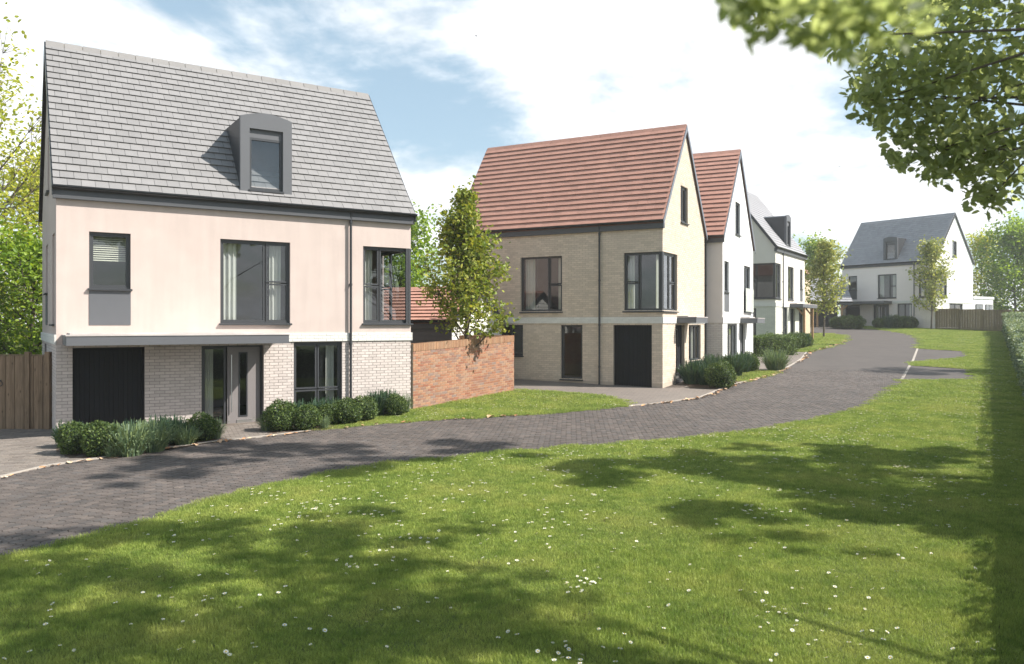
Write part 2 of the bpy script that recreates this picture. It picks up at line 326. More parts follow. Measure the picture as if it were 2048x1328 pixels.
def grassmat():
    m, nt, out = newmat('grass_blades'); N, Lk = nt.nodes, nt.links
    ge = N.new('ShaderNodeNewGeometry')
    def noise(sc, det=3):
        n = N.new('ShaderNodeTexNoise'); n.inputs['Scale'].default_value = sc; n.inputs['Detail'].default_value = det; Lk.new(ge.outputs['Position'], n.inputs['Vector']); return n.outputs[0]
    def ramp(s, cols, a=.3, b=.7):
        r = N.new('ShaderNodeValToRGB'); el = r.color_ramp.elements
        while len(el) < len(cols): el.new(.5)
        for i, c in enumerate(cols): el[i].position = a + (b - a) * i / (len(cols) - 1); el[i].color = (*c, 1)
        Lk.new(s, r.inputs[0]); return r.outputs[0]
    c1 = ramp(noise(1.1), [(.175, .26, .045), (.30, .385, .075), (.45, .49, .115)])
    c2 = ramp(noise(6), [(.165, .245, .048), (.42, .465, .115)], .35, .65)
    mx = N.new('ShaderNodeMixRGB'); mx.inputs[0].default_value = .45; Lk.new(c1, mx.inputs[1]); Lk.new(c2, mx.inputs[2])
    dry = N.new('ShaderNodeMapRange'); Lk.new(noise(.55, 5), dry.inputs[0]); dry.inputs[1].default_value = .5; dry.inputs[2].default_value = .72; dry.inputs[4].default_value = .3
    m3 = N.new('ShaderNodeMixRGB'); m3.inputs[2].default_value = (.47, .43, .15, 1); Lk.new(dry.outputs[0], m3.inputs[0]); Lk.new(mx.outputs[0], m3.inputs[1]); mx = m3
    ir = N.new('ShaderNodeMapRange'); Lk.new(ge.outputs['Random Per Island'], ir.inputs[0]); ir.inputs[3].default_value = .62; ir.inputs[4].default_value = 1.35
    sc = N.new('ShaderNodeVectorMath'); sc.operation = 'SCALE'; Lk.new(mx.outputs[0], sc.inputs[0]); Lk.new(ir.outputs[0], sc.inputs['Scale'])
    p = N.new('ShaderNodeBsdfPrincipled'); p.inputs['Roughness'].default_value = .55; p.inputs['Specular IOR Level'].default_value = .3; Lk.new(sc.outputs[0], p.inputs[0])
    tr = N.new('ShaderNodeBsdfTranslucent'); Lk.new(sc.outputs[0], tr.inputs[0]); ms = N.new('ShaderNodeMixShader'); ms.inputs[0].default_value = .35
    Lk.new(p.outputs[0], ms.inputs[1]); Lk.new(tr.outputs[0], ms.inputs[2]); Lk.new(ms.outputs[0], out.inputs[0]); return m
M['grass'] = grassmat()
M['dead'] = mat('dead_grass', (.075, .05, .03), .95, .3, 20)
M['petal'] = mat('daisy_petal', (.85, .85, .82), .6, .02)
M['daisy_eye'] = mat('daisy_eye', (.75, .50, .05), .7)
M['fallen'] = mat('fallen_leaf', None, .7, .1, 20, ramp=[(.50, .27, .13), (.60, .40, .24), (.62, .48, .33), (.42, .20, .09), (.66, .52, .40)])
M['leaf_maple'] = leafmat('maple_leaf', [(0.099, 0.155, 0.025), (0.182, 0.244, 0.04), (0.272, 0.317, 0.053), (0.363, 0.363, 0.072), (0.135, 0.2, 0.033)])
M['leaf_street'] = leafmat('street_tree_leaf', [(0.163, 0.212, 0.057), (0.26, 0.308, 0.081), (0.39, 0.406, 0.146), (0.488, 0.488, 0.227), (0.212, 0.26, 0.065)])
M['leaf_spring'] = leafmat('spring_leaf', [(0.239, 0.292, 0.043), (0.376, 0.41, 0.059), (0.513, 0.496, 0.086), (0.292, 0.36, 0.052)], .5)
M['leaf_green'] = leafmat('bright_leaf', [(0.105, 0.195, 0.022), (0.195, 0.3, 0.03), (0.3, 0.405, 0.045), (0.135, 0.225, 0.03)], .45)
M['leaf_dark'] = leafmat('dark_leaf', [(0.045, 0.083, 0.018), (0.075, 0.12, 0.024), (0.128, 0.18, 0.033), (0.165, 0.21, 0.045)], .3)
M['leaf_over'] = leafmat('overhanging_leaf', [(0.18, 0.211, 0.115), (0.253, 0.295, 0.157), (0.359, 0.39, 0.211), (0.211, 0.242, 0.137)], .62, tint=(1.6, 1.6, 1.0))
M['leaf_box'] = leafmat('box_leaf', [(0.03, 0.061, 0.016), (0.047, 0.084, 0.022), (0.088, 0.135, 0.03), (0.149, 0.196, 0.047)], .2)
M['leaf_lav'] = leafmat('lavender_leaf', [(0.085, 0.14, 0.085), (0.131, 0.198, 0.112), (0.188, 0.244, 0.131), (0.225, 0.281, 0.112)], .2)
M['leaf_rose'] = leafmat('rosemary_leaf', [(0.029, 0.065, 0.042), (0.046, 0.091, 0.058), (0.065, 0.117, 0.065), (0.091, 0.137, 0.065)], .2)
M['leaf_hedge'] = leafmat('silver_hedge_leaf', [(0.096, 0.15, 0.084), (0.156, 0.216, 0.126), (0.24, 0.294, 0.192), (0.336, 0.384, 0.264)], .25)
M['leaf_privet'] = leafmat('privet_leaf', [(0.055, 0.101, 0.022), (0.091, 0.146, 0.032), (0.164, 0.218, 0.055)], .2)
M['hedge_core'] = mat('hedge_core', (.028, .042, .018), .95, .3, 6)
M['bird'] = mat('bird_feather', (.03, .03, .035), .8)

# ------------------------------------------------------------------ ground, roads, lawns
def sheet(name, poly, dz, m, parent=None, step=1.0, kind='structure'):
    import bmesh
    bm = bmesh.new(); vs = [bm.verts.new((x, y, 0)) for x, y in poly]; bm.faces.new(vs)
    bmesh.ops.triangulate(bm, faces=bm.faces[:])
    ys = [p[1] for p in poly]; y = math.floor(min(ys)) + step
    while y < max(ys):
        if y > 13: bmesh.ops.bisect_plane(bm, geom=bm.verts[:] + bm.edges[:] + bm.faces[:], plane_co=(0, y, 0), plane_no=(0, 1, 0))
        y += step if y < 80 else 20
    for v in bm.verts: v.co.z = g(v.co.y) + dz
    for f in bm.faces:
        f.normal_update()
        if f.normal.z < 0: f.normal_flip()
    me = bpy.data.meshes.new(name); bm.to_mesh(me); bm.free(); me.materials.append(m)
    o = link(name, me, parent); 
    if kind: o['kind'] = kind
    return o
sheet('ground', [(-200, -40), (240, -40), (240, 300), (-200, 300)], -.06, M['ground'], step=2.0)
HEDGE_A, HEDGE_B = 1.27, .573                                       # hedge face: x = A + B*y
near_px = [(0, 1125), (70, 1100), (150, 1082), (240, 1060), (330, 1032), (420, 1003), (520, 975), (640, 951), (760, 930), (900, 916), (1050, 900), (1200, 890), (1330, 880), (1430, 871), (1520, 860), (1600, 845), (1680, 828), (1740, 808), (1780, 785), (1806, 760)]
near = [(-6.6, 3.0), (-6.1, 6.0)] + [gp(*p) for p in near_px]
bay1 = [gp(*p) for p in [(1806, 760), (1952, 760), (1944, 739), (1822, 731)]]
bay2 = [gp(*p) for p in [(1827, 724.5), (1937.5, 715), (1935, 703), (1837, 697)]]
farl = [gp(*p) for p in [(1840, 686), (1840, 677.6), (1816, 668), (1781, 662), (1733, 657.5)]]
kerb_px = [(-60, 970), (0, 956), (96, 933), (205, 917), (313, 901), (438, 883.4), (492, 878), (560, 870), (622, 862.4), (672, 857), (748, 849), (840, 843), (1000, 833), (1130, 826), (1258, 813), (1300, 809), (1350, 803), (1402, 795), (1437, 781), (1476, 767), (1496, 762), (1535, 752), (1553, 745), (1574, 736), (1590, 727), (1603, 718), (1614, 704.6), (1641, 698), (1672, 689), (1690, 681), (1686, 671), (1660, 667), (1629, 665)]
kerbL = [gp(*p) for p in kerb_px]
kL0 = [(-10.2, 3.0), (-9.4, 9.0)] + kerbL
H4F = [(29.0, 73.5), (34.05, 67.1)]
road_poly = near + bay1[1:] + bay2 + farl[:-1] + [farl[-1], (28.2, 73.6), (22.6, 74.5), (21.0, 66.0)] + kL0[::-1]
# a little ragged grass over the edge of the road
def ragged(pl, amp=.07, n=5):
    out = []
    for a, b in zip(pl[:-1], pl[1:]):
        for k in range(n):
            t = k / n; out.append((a[0] + (b[0] - a[0]) * t + rng.normal() * amp * (k > 0) * .5, a[1] + (b[1] - a[1]) * t + rng.normal() * amp * (k > 0)))
    return out + [pl[-1]]
sheet('road', road_poly, -.004, M['road_far'])
lawn_main = ragged(near) + bay1[1:] + bay2 + farl + [(29.6, 72.2), (34.2, 66.9), (37.8, 62.0), (HEDGE_A + HEDGE_B * 40 + .5, 40), (HEDGE_A + HEDGE_B * 2 + .5, 2), (-6.6, 2.0)]
wall_L, wall_R = (-3.27, 22.8), (-.43, 27.25)
lawn_a = ragged([gp(*p) for p in [(622, 862.4), (672, 857), (748, 849), (840, 843), (1000, 833), (1130, 826), (1258, 813)]], .05) + [gp(*p) for p in [(1240, 799), (1200, 790), (1100, 783), (1030, 780)]] + [wall_R, wall_L, (-3.6, 21.9), (-4.4, 20.4)]
lawn_b = [gp(*p) for p in [(1480, 766), (1496, 762), (1535, 752), (1553, 745), (1530, 741), (1500, 740), (1478, 748)]]
lawn_c = [gp(*p) for p in [(1578, 703), (1614, 704.6), (1641, 698), (1668, 690), (1640, 690.5), (1608, 692)]]
lawn_d = [gp(*p) for p in [(1624, 688), (1672, 689), (1690, 681), (1686, 671), (1660, 667), (1622, 668)]]
LAWNS = [lawn_main, lawn_a, lawn_b, lawn_c, lawn_d]
for i, pl in enumerate(LAWNS): sheet('lawn', pl, .012, M['lawn'])
drive1 = [(-19, 3.0)] + kL0[:2] + kerbL[:9] + [(-4.5, 20.2), (-4.3, 22.0), (-9.5, 18.4), (-10.3, 17.9), (-12.2, 21.5), (-19, 21)]
sheet('driveway', drive1, .004, M['drive_joint'])
drive2 = [gp(*p) for p in kerb_px[14:20]] + [gp(1478, 748), gp(1500, 738), (7.9, 32.8), (5.2, 27.6), (-2.5, 31.6), (-.9, 28.6), (-.35, 27.35)] + [gp(*p) for p in [(1030, 780), (1100, 783), (1200, 790), (1240, 799)]]
sheet('driveway', drive2, .004, M['drive'])
drive3 = [gp(*p) for p in [(1553, 745), (1574, 736), (1590, 727), (1603, 718), (1614, 704.6), (1578, 703), (1500, 712)]] + [(9.6, 37.5), gp(1500, 740), gp(1530, 741)]
sheet('driveway', drive3, .004, M['drive'])
def inpoly(x, y, poly):
    x = np.asarray(x); y = np.asarray(y); c = np.zeros(x.shape, bool); n = len(poly)
    for i in range(n):
        x0, y0 = poly[i]; x1, y1 = poly[(i + 1) % n]
        if y0 == y1: continue
        k = ((y0 > y) != (y1 > y)) & (x < (x1 - x0) * (y - y0) / (y1 - y0) + x0); c ^= k
    return c
# ---- road pavers (long hexagons) in the part of the road near enough to tell them apart
ROAD = [o for o in COL.objects if o.name == 'road'][0]
def pavers(parent, poly, avoid, w, l, ang, ymax, h, hexa, m, zb, nind=300, shrink=.006):
    ca, sa = math.cos(ang), math.sin(ang)
    cx, cy = np.mean([p[0] for p in poly]), 15.0
    ii, jj = np.meshgrid(np.arange(-160, 160), np.arange(-260, 260), indexing='ij')
    if hexa: px, pl = w, l * .78
    else: px, pl = w, l
    if hexa: u = ii * w + (jj % 2) * w * .5; v = jj * pl
    else: u = ii * w; v = jj * l + (ii % 2) * l * .5
    X = cx + u * ca - v * sa; Y = cy + u * sa + v * ca; X = X.ravel(); Y = Y.ravel()
    px_ = CX + F_PX * X / np.maximum(Y, 1)
    k = inpoly(X, Y, poly) & (Y < ymax) & (Y > 6.5) & (px_ > -600)
    X, Y = X[k], Y[k]
    a, b = w / 2 - shrink, l / 2 - shrink
    if hexa: tp = [(-a, -b * .56), (0, -b), (a, -b * .56), (a, b * .56), (0, b), (-a, b * .56)]
    else: tp = [(-a, -b), (a, -b), (a, b), (-a, b)]
    n = len(tp); tp = np.array(tp); tp = np.stack([tp[:, 0] * ca - tp[:, 1] * sa, tp[:, 0] * sa + tp[:, 1] * ca], 1)
    tpl = np.concatenate([np.c_[tp, np.zeros(n)], np.c_[tp * .97, np.full(n, h)]])
    sides = [(i, (i + 1) % n, (i + 1) % n + n, i + n) for i in range(n)]
    if hexa: top = [(6, 7, 8, 9), (9, 10, 11, 6)]
    else: top = [(4, 5, 6, 7)]
    Fc = np.array(sides + top)
    me = np_mesh('paver', tpl, Fc, m)
    order = np.argsort(X ** 2 + Y ** 2 + 1e4 * (np.abs(CX + F_PX * X / Y - 1024) > 1040)); X, Y = X[order], Y[order]
    Z = gz(Y) + zb + rng.uniform(-.003, .003, len(X))
    for i in range(min(nind, len(X))):
        o = link('paver', me, parent); o.location = (X[i], Y[i], Z[i]); o.rotation_euler = (rng.normal() * .012, rng.normal() * .012 - 0, 0)
    X, Y, Z = X[nind:], Y[nind:], Z[nind:]
    if len(X):
        V = tpl[None] + np.stack([X, Y, Z], 1)[:, None]; V[:, n:, 2] += rng.uniform(-.002, .002, (len(X), 1)) + 0
        V[:, :, 2] += (gz(V[:, :, 1]) - gz(Y)[:, None])
        FF = (Fc[None] + (np.arange(len(X)) * 2 * n)[:, None, None]).reshape(-1, 4)
        o = link('paving', np_mesh('paving', V.reshape(-1, 3), FF, m), parent); o['kind'] = 'stuff'
rp = near + [bay1[3], bay2[0], (13.2, 39.0)] + kL0[:27][::-1]
pavers(ROAD, rp, None, .125, .21, -.42, 34, .012, True, M['road_paver'], -.004)
DRV = [o for o in COL.objects if o.name == 'driveway'][0]
pavers(DRV, drive1, None, .105, .205, -1.15, 22, .012, False, M['drive_paver'], .004, shrink=.004)
# ---- kerb stones
def kerb(pl, w=.06, h=.03, seg=.9, dz=.0):
    root = empty('kerb'); root['kind'] = 'structure'
    pts = []; 
    for a, b in zip(pl[:-1], pl[1:]):
        L = math.dist(a, b); n = max(1, round(L / seg))
        for k in range(n): pts.append((a[0] + (b[0] - a[0]) * k / n, a[1] + (b[1] - a[1]) * k / n))
    pts.append(pl[-1])
    for a, b in zip(pts[:-1], pts[1:]):
        A = Vector((*a, g(a[1]) - .06)); B = Vector((*b, g(b[1]) - .06)); d = (B - A); L = d.length; nrm = Vector((-d.y, d.x, 0)).normalized() * w
        e = d.normalized() * .004; A = A + e; B = B - e; up = Vector((0, 0, .06 + h + dz))
        v = [A, B, B + nrm, A + nrm, A + up, B + up, B + nrm + up, A + nrm + up]
        MB().add(v, BOXF).build('kerb_stone', M['kerb'], root)
kerb(kL0[:11]); kerb(kerbL[14:21]); kerb(kerbL[22:27]); kerb([bay1[0], bay1[3]], .10, .010); kerb([bay2[0], bay2[3]], .10, .010)

# ------------------------------------------------------------------ houses
def clip(poly, a, b, c):
    """keep a*x+b*z<=c"""
    out = []
    for i in range(len(poly)):
        p, q = poly[i], poly[(i + 1) % len(poly)]
        dp, dq = a * p[0] + b * p[1] - c, a * q[0] + b * q[1] - c
        if dp <= 0: out.append(p)
        if dp * dq < 0: t = dp / (dp - dq); out.append((p[0] + (q[0] - p[0]) * t, p[1] + (q[1] - p[1]) * t))
    return out
class Face:
    """one outside wall: local x along the wall, -y outwards"""
    def __init__(s, house, W, E, Rr, Mx, mats, split=2.1, name='wall', gable=False):
        s.h, s.W, s.E, s.R, s.M, s.gable, s.op, s.mats, s.split, s.name = house, W, E, Rr, Mx, gable, [], mats, split, name
    def hole(s, x0, x1, z0, z1): s.op.append((x0, x1, z0, z1))
    def build(s, depth=.17):
        mb = MB(); W, E = s.W, s.E; top = s.R if s.gable else E
        xs = sorted({0, W} | ({W / 2} if s.gable else set()) | {v for o in s.op for v in (max(0, o[0]), min(W, o[1]))})
        zs = sorted({-.7, s.split, E, top} | {v for o in s.op for v in o[2:]})
        for x0, x1 in zip(xs[:-1], xs[1:]):
            for z0, z1 in zip(zs[:-1], zs[1:]):
                cx, cz = (x0 + x1) / 2, (z0 + z1) / 2
                if any(o[0] < cx < o[1] and o[2] < cz < o[3] for o in s.op): continue
                poly = [(x0, z0), (x1, z0), (x1, z1), (x0, z1)]
                if z0 >= E - 1e-6 and s.gable:
                    k = (s.R - E) / (W / 2); poly = clip(poly, -k, 1, E); poly = clip(poly, k, 1, E + k * W) if len(poly) > 2 else poly
                if len(poly) > 2: mb.add([(x, 0, z) for x, z in poly], [tuple(range(len(poly)))], 0 if cz < s.split else 1)
        for x0, x1, z0, z1 in s.op:
            mi = 0 if z0 < s.split - .3 else 1; L = x0 <= .001; Rr = x1 >= W - .001
            if not L: mb.add([(x0, 0, z0), (x0, 0, z1), (x0, depth, z1), (x0, depth, z0)], [(0, 1, 2, 3)], mi)
            if not Rr: mb.add([(x1, 0, z0), (x1, depth, z0), (x1, depth, z1), (x1, 0, z1)], [(0, 1, 2, 3)], mi)
            mb.add([(x0, 0, z1), (x1, 0, z1), (x1, depth, z1), (x0, depth, z1)], [(0, 1, 2, 3)], mi)
            mb.add([(x0, 0, z0), (x0, depth, z0), (x1, depth, z0), (x1, 0, z0)], [(0, 1, 2, 3)], mi)
        s.wall = mb.build(s.name, s.mats, s.h, s.M); return s.wall
    def part(s, mb, name, m, parent=None):
        return mb.build(name, m, s.h, s.M) if parent is None else mb.build(name, m, parent)
    def window(s, x0, x1, z0, z1, lights, sill=True, curtains=(), blind=None, name='window', balcony=False, fw=.05, rec=.07):
        s.hole(x0, x1, z0, z1)
        w = s.part(MB().ring(x0, x1, z0, z1, fw, rec, rec + .075), name, M['frame'])
        for (a, b, c, d) in lights:
            s.part(MB().ring(a + (fw if a == x0 else .012), b - (fw if b == x1 else .012), c + (fw if c == z0 else .012), d - (fw if d == z1 else .012), .042, rec + .012, rec + .062), 'sash', M['frame'], w)
            s.part(MB().add([(a + .03, rec + .04, c + .03), (b - .03, rec + .04, c + .03), (b - .03, rec + .04, d - .03), (a + .03, rec + .04, d - .03)], [(0, 1, 2, 3)]), 'pane', M['glass'], w)
        if sill:
            s.part(MB().add([(x0 - .03, -.07, z0 - .045), (x1 + .03, -.07, z0 - .045), (x1 + .03, rec, z0 - .03), (x0 - .03, rec, z0 - .03), (x0 - .03, -.07, z0 - .005), (x1 + .03, -.07, z0 - .005), (x1 + .03, rec, z0 + .012), (x0 - .03, rec, z0 + .012)], BOXF), 'sill', M['dark_metal'], w)
        for a, b in curtains:
            n = max(8, int((b - a) / .02)); vs = []; fs = []
            for i in range(n + 1):
                x = a + (b - a) * i / n; y = rec + .2 + .028 * math.sin(i * 1.15) + .01 * math.sin(i * .37)
                vs += [(x, y, z0 + .03), (x + .01 * math.sin(i), y * .99, z1 - .03)]
            for i in range(n): fs.append((2 * i, 2 * i + 2, 2 * i + 3, 2 * i + 1))
            mb = MB(); mb.add(vs, fs, 0, True); s.part(mb, 'curtain', M['curtain'], w)
        if blind:
            z = z1 - .08
            while z > blind:
                s.part(MB().add([(x0 + .07, rec + .13, z - .018), (x1 - .07, rec + .13, z - .018), (x1 - .07, rec + .16, z + .016), (x0 + .07, rec + .16, z + .016)], [(0, 1, 2, 3)]), 'blind_slat', M['blind'], w); z -= .05
        return w
    def panel(s, x0, x1, z0, z1): s.part(MB().box(x0, x1, -.012, .03, z0, z1), 'spandrel_panel', M['grey_metal'])
    def garage(s, x0, x1, z1, n=14, rec=.12, z0=-.3):
        s.hole(x0, x1, z0, z1)
        d = s.part(MB().ring(x0, x1, z0, z1, .05, rec - .03, rec + .05), 'garage_door', M['garage'])
        s.part(MB().box(x0 + .05, x1 - .05, rec + .022, rec + .04, z0 + .05, z1 - .05), 'backing', M['garage'], d)
        w = (x1 - x0 - .1) / n; me = None
        for i in range(n):
            a = x0 + .05 + i * w
            s.part(MB().box(a + .006, a + w - .006, rec, rec + .022, z0 + .05, z1 - .05), 'slat', M['garage'], d)
    def door(s, x0, x1, z1, leaf=None, side=None, z0=-.3, rec=.14, zt=.03, col='door_grey', curtain=False):
        s.hole(x0, x1, z0, z1)
        d = s.part(MB().ring(x0, x1, z0, z1, .05, rec - .04, rec + .06), 'front_door', M['frame'])
        a, b = leaf
        mb = MB(); ga, gb, gc, gd = a + (b - a) * .36, a + (b - a) * .60, .24, z1 - .2
        for bx in ((a, ga, zt, z1 - .06), (gb, b, zt, z1 - .06), (ga, gb, zt, gc), (ga, gb, gd, z1 - .06)): mb.box(bx[0], bx[1], rec, rec + .05, bx[2], bx[3])
        lf = s.part(mb, 'door_leaf', M[col], d)
        s.part(MB().ring(ga - .015, gb + .015, gc - .015, gd + .015, .03, rec - .012, rec + .0), 'glazing_bead', M['frame'], d)
        s.part(MB().add([(ga, rec + .025, gc), (gb, rec + .025, gc), (gb, rec + .025, gd), (ga, rec + .025, gd)], [(0, 1, 2, 3)]), 'pane', M['glass'], d)
        s.part(MB().tube([(a + .09, rec - .05, .35), (a + .09, rec - .05, z1 - .25)], .014, 8), 'handle', M['steel'], d)
        s.part(MB().box(ga - .06, gb + .12, rec - .012, rec, .06, .15), 'letter_plate', M['steel'], d)
        s.part(MB().box(x0 + .05, x1 - .05, rec - .09, rec + .0, z0, .028), 'threshold', M['dark_metal'], d)
        if side:
            c, e = side
            s.part(MB().ring(c, e, zt, z1 - .06, .045, rec, rec + .05), 'sidelight', M['frame'], d)
            s.part(MB().add([(c + .03, rec + .025, zt + .03), (e - .03, rec + .025, zt + .03), (e - .03, rec + .025, z1 - .09), (c + .03, rec + .025, z1 - .09)], [(0, 1, 2, 3)]), 'pane', M['glass'], d)
            if curtain:
                vs = []; fs = []; n = 20; ca, cb = c + .05, c + (e - c) * .5
                for i in range(n + 1): x = ca + (cb - ca) * i / n; y = rec + .16 + .025 * math.sin(i * 1.2); vs += [(x, y, .05), (x, y, z1 - .1)]
                for i in range(n): fs.append((2 * i, 2 * i + 2, 2 * i + 3, 2 * i + 1))
                mb = MB(); mb.add(vs, fs, 0, True); s.part(mb, 'curtain', M['curtain'], d)
        return d
    def canopy(s, x0, x1, p, z0=2.10, z1=2.33):
        c = s.part(MB().box(x0, x1, -p, -.002, z0, z1 - .03), 'canopy', M['grey_metal'])
        s.part(MB().box(x0 - .015, x1 + .015, -p - .015, -.002, z1 - .028, z1 - .002).box(x0 + .1, x1 - .45, -p * .55, -.002, z1, z1 + .035), 'canopy_top', M['canopy_top'], c)
        return c
    def pipe(s, x, z1, z0=-.2):
        p = s.part(MB().tube([(x, -.075, z0), (x, -.075, z1 - .28), (x, -.085, z1 - .2), (x, -.12, z1 - .05), (x, -.13, z1 + .02)], .034, 10), 'downpipe', M['dark_metal'])
        for z in (z1 - .35, 3.6, 2.0, .5): s.part(MB().tube([(x, -.075, z), (x, -.075, z + .06)], .042, 10).box(x - .02, x + .02, -.05, .0, z + .01, z + .05), 'pipe_collar', M['dark_metal'], p)
    def bricks(s, z0, z1, m, mm_name, nind, zmax=None, proud=.006, x0=0, x1=None, parent=None, y=0.0):
        """real bricks on the mortar face: the nearest ones single objects, the rest one mesh"""
        W = s.W if x1 is None else x1; rects = []
        nz = int(round((z1 - z0) / .075)); parent = parent or s.wall
        for r in range(nz):
            za = z0 + r * .075 + .005; zb = za + .065; off = (r % 2) * .1125
            x = x0 - off
            while x < W:
                a, b = max(x + .005, x0), min(x + .22, W)
                if s.gable and zb > s.E:
                    k = (s.W / 2) / (s.R - s.E); ins = (zb - s.E) * k + .02; a = max(a, ins); b = min(b, s.W - ins)
                segs = [(a, b)]
                for o in s.op:
                    if o[2] - .002 < (za + zb) / 2 < o[3] + .002:
                        ns = []
                        for (p, q) in segs:
                            if q <= o[0] or p >= o[1]: ns.append((p, q))
                            else:
                                if p < o[0]: ns.append((p, o[0]))
                                if q > o[1]: ns.append((o[1], q))
                        segs = ns
                for p, q in segs:
                    if q - p > .02: rects.append((p, q, za, zb))
                x += .225
        R0 = np.array(rects); full = np.abs((R0[:, 1] - R0[:, 0]) - .215) < .004
        wm = (s.h.matrix_basis @ s.M); cw = np.array([list(wm @ Vector(((r[0] + r[1]) / 2, y, (r[2] + r[3]) / 2))) for r in R0])
        d = np.linalg.norm(cw - np.array([0, 0, CAM_H]), axis=1) + 1e3 * (~full); order = np.argsort(d)
        single = [i for i in order[:nind] if full[i]]; rest = np.setdiff1d(np.arange(len(R0)), single)
        e = .003
        def tpl(a, b, c, d_): return [(a, 0, c), (b, 0, c), (b, 0, d_), (a, 0, d_), (a + e, -proud, c + e), (b - e, -proud, c + e), (b - e, -proud, d_ - e), (a + e, -proud, d_ - e)]
        FF = np.array([(4, 5, 6, 7), (0, 1, 5, 4), (1, 2, 6, 5), (2, 3, 7, 6), (3, 0, 4, 7)])
        if single:
            me = np_mesh('brick', tpl(-.1075, .1075, -.0325, .0325), FF, m)
            for i in single:
                o = link('brick', me, parent); o.location = ((R0[i, 0] + R0[i, 1]) / 2, y + float(rng.uniform(-.001, .001)), (R0[i, 2] + R0[i, 3]) / 2)
        V = np.array([tpl(*R0[i]) for i in rest]); V[:, 4:, 1] += rng.uniform(-.0015, .0015, (len(rest), 1)); V[:, :, 1] += y
        F2 = (FF[None] + (np.arange(len(rest)) * 8)[:, None, None]).reshape(-1, 4)
        o = link('brickwork', np_mesh('brickwork', V.reshape(-1, 3), F2, m), parent); o['kind'] = 'stuff'
def tiles(house, roof, L, Lx0, ov, slope, E, w, rows, m, nind, th=.02, stagger=True, vis=None):
    """slates or tiles on the front slope. slope = (run, rise)"""
    run, rise = slope; sl = math.hypot(run + ov, rise * (run + ov) / run); ang = math.atan2(rise, run); gauge = (sl - .06) / rows
    S = T((Lx0, -ov, E - ov * rise / run)) @ Matrix.Rotation(ang, 4, 'X')
    rects = []; Lt = L
    for r in range(rows):
        off = (r % 2) * w / 2 if stagger else 0; x = -off
        while x < Lt - .01:
            a, b = max(x, 0), min(x + w, Lt)
            if b - a > .03: rects.append((a, b, r))
            x += w
    R0 = np.array(rects); y0 = R0[:, 2] * gauge
    e = .0035 if stagger else .0012; ln = gauge * 1.10
    def tpl(a, b, y, l, dz=0):
        lo = th * .72; return [(a + e, y, lo), (b - e, y, lo), (b - e, y + l, 0), (a + e, y + l, 0), (a + e, y, th + dz), (b - e, y, th + dz), (b - e, y + l, .003), (a + e, y + l, .003)]
    FF = np.array([(4, 5, 6, 7), (0, 1, 5, 4), (1, 2, 6, 5), (3, 0, 4, 7)])
    full = np.abs(R0[:, 1] - R0[:, 0] - w) < .002
    wm = house.matrix_basis @ S
    cw = np.array([list(wm @ Vector(((r[0] + r[1]) / 2, yy, 0))) for r, yy in zip(R0, y0)])
    d = np.linalg.norm(cw - np.array([0, 0, CAM_H]), axis=1) + 1e3 * (~full)
    if vis is not None: d += 1e3 * (R0[:, 0] < vis)
    order = np.argsort(d); single = [i for i in order[:nind] if d[i] < 900]; rest = np.setdiff1d(np.arange(len(R0)), single)
    nm = 'slate' if stagger else 'roof_tile'
    if single:
        mes = [np_mesh(nm, tpl(-w / 2, w / 2, 0, ln, z), FF, m) for z in (0, .003, .006)]
        for i in single:
            o = link(nm, mes[int(rng.integers(3))], roof, S @ T(((R0[i, 0] + R0[i, 1]) / 2, y0[i], 0)) @ Matrix.Rotation(float(rng.normal()) * .003, 4, 'Z'))
    if len(rest):
        V = np.array([tpl(R0[i, 0], R0[i, 1], y0[i], ln, rng.uniform(0, .006)) for i in rest]).reshape(-1, 3)
        Mx = np.array(S); V = V @ Mx[:3, :3].T + Mx[:3, 3]
        F2 = (FF[None] + (np.arange(len(rest)) * 8)[:, None, None]).reshape(-1, 4)
        o = link('roof_covering', np_mesh('roof_covering', V, F2, m), roof); o['kind'] = 'stuff'
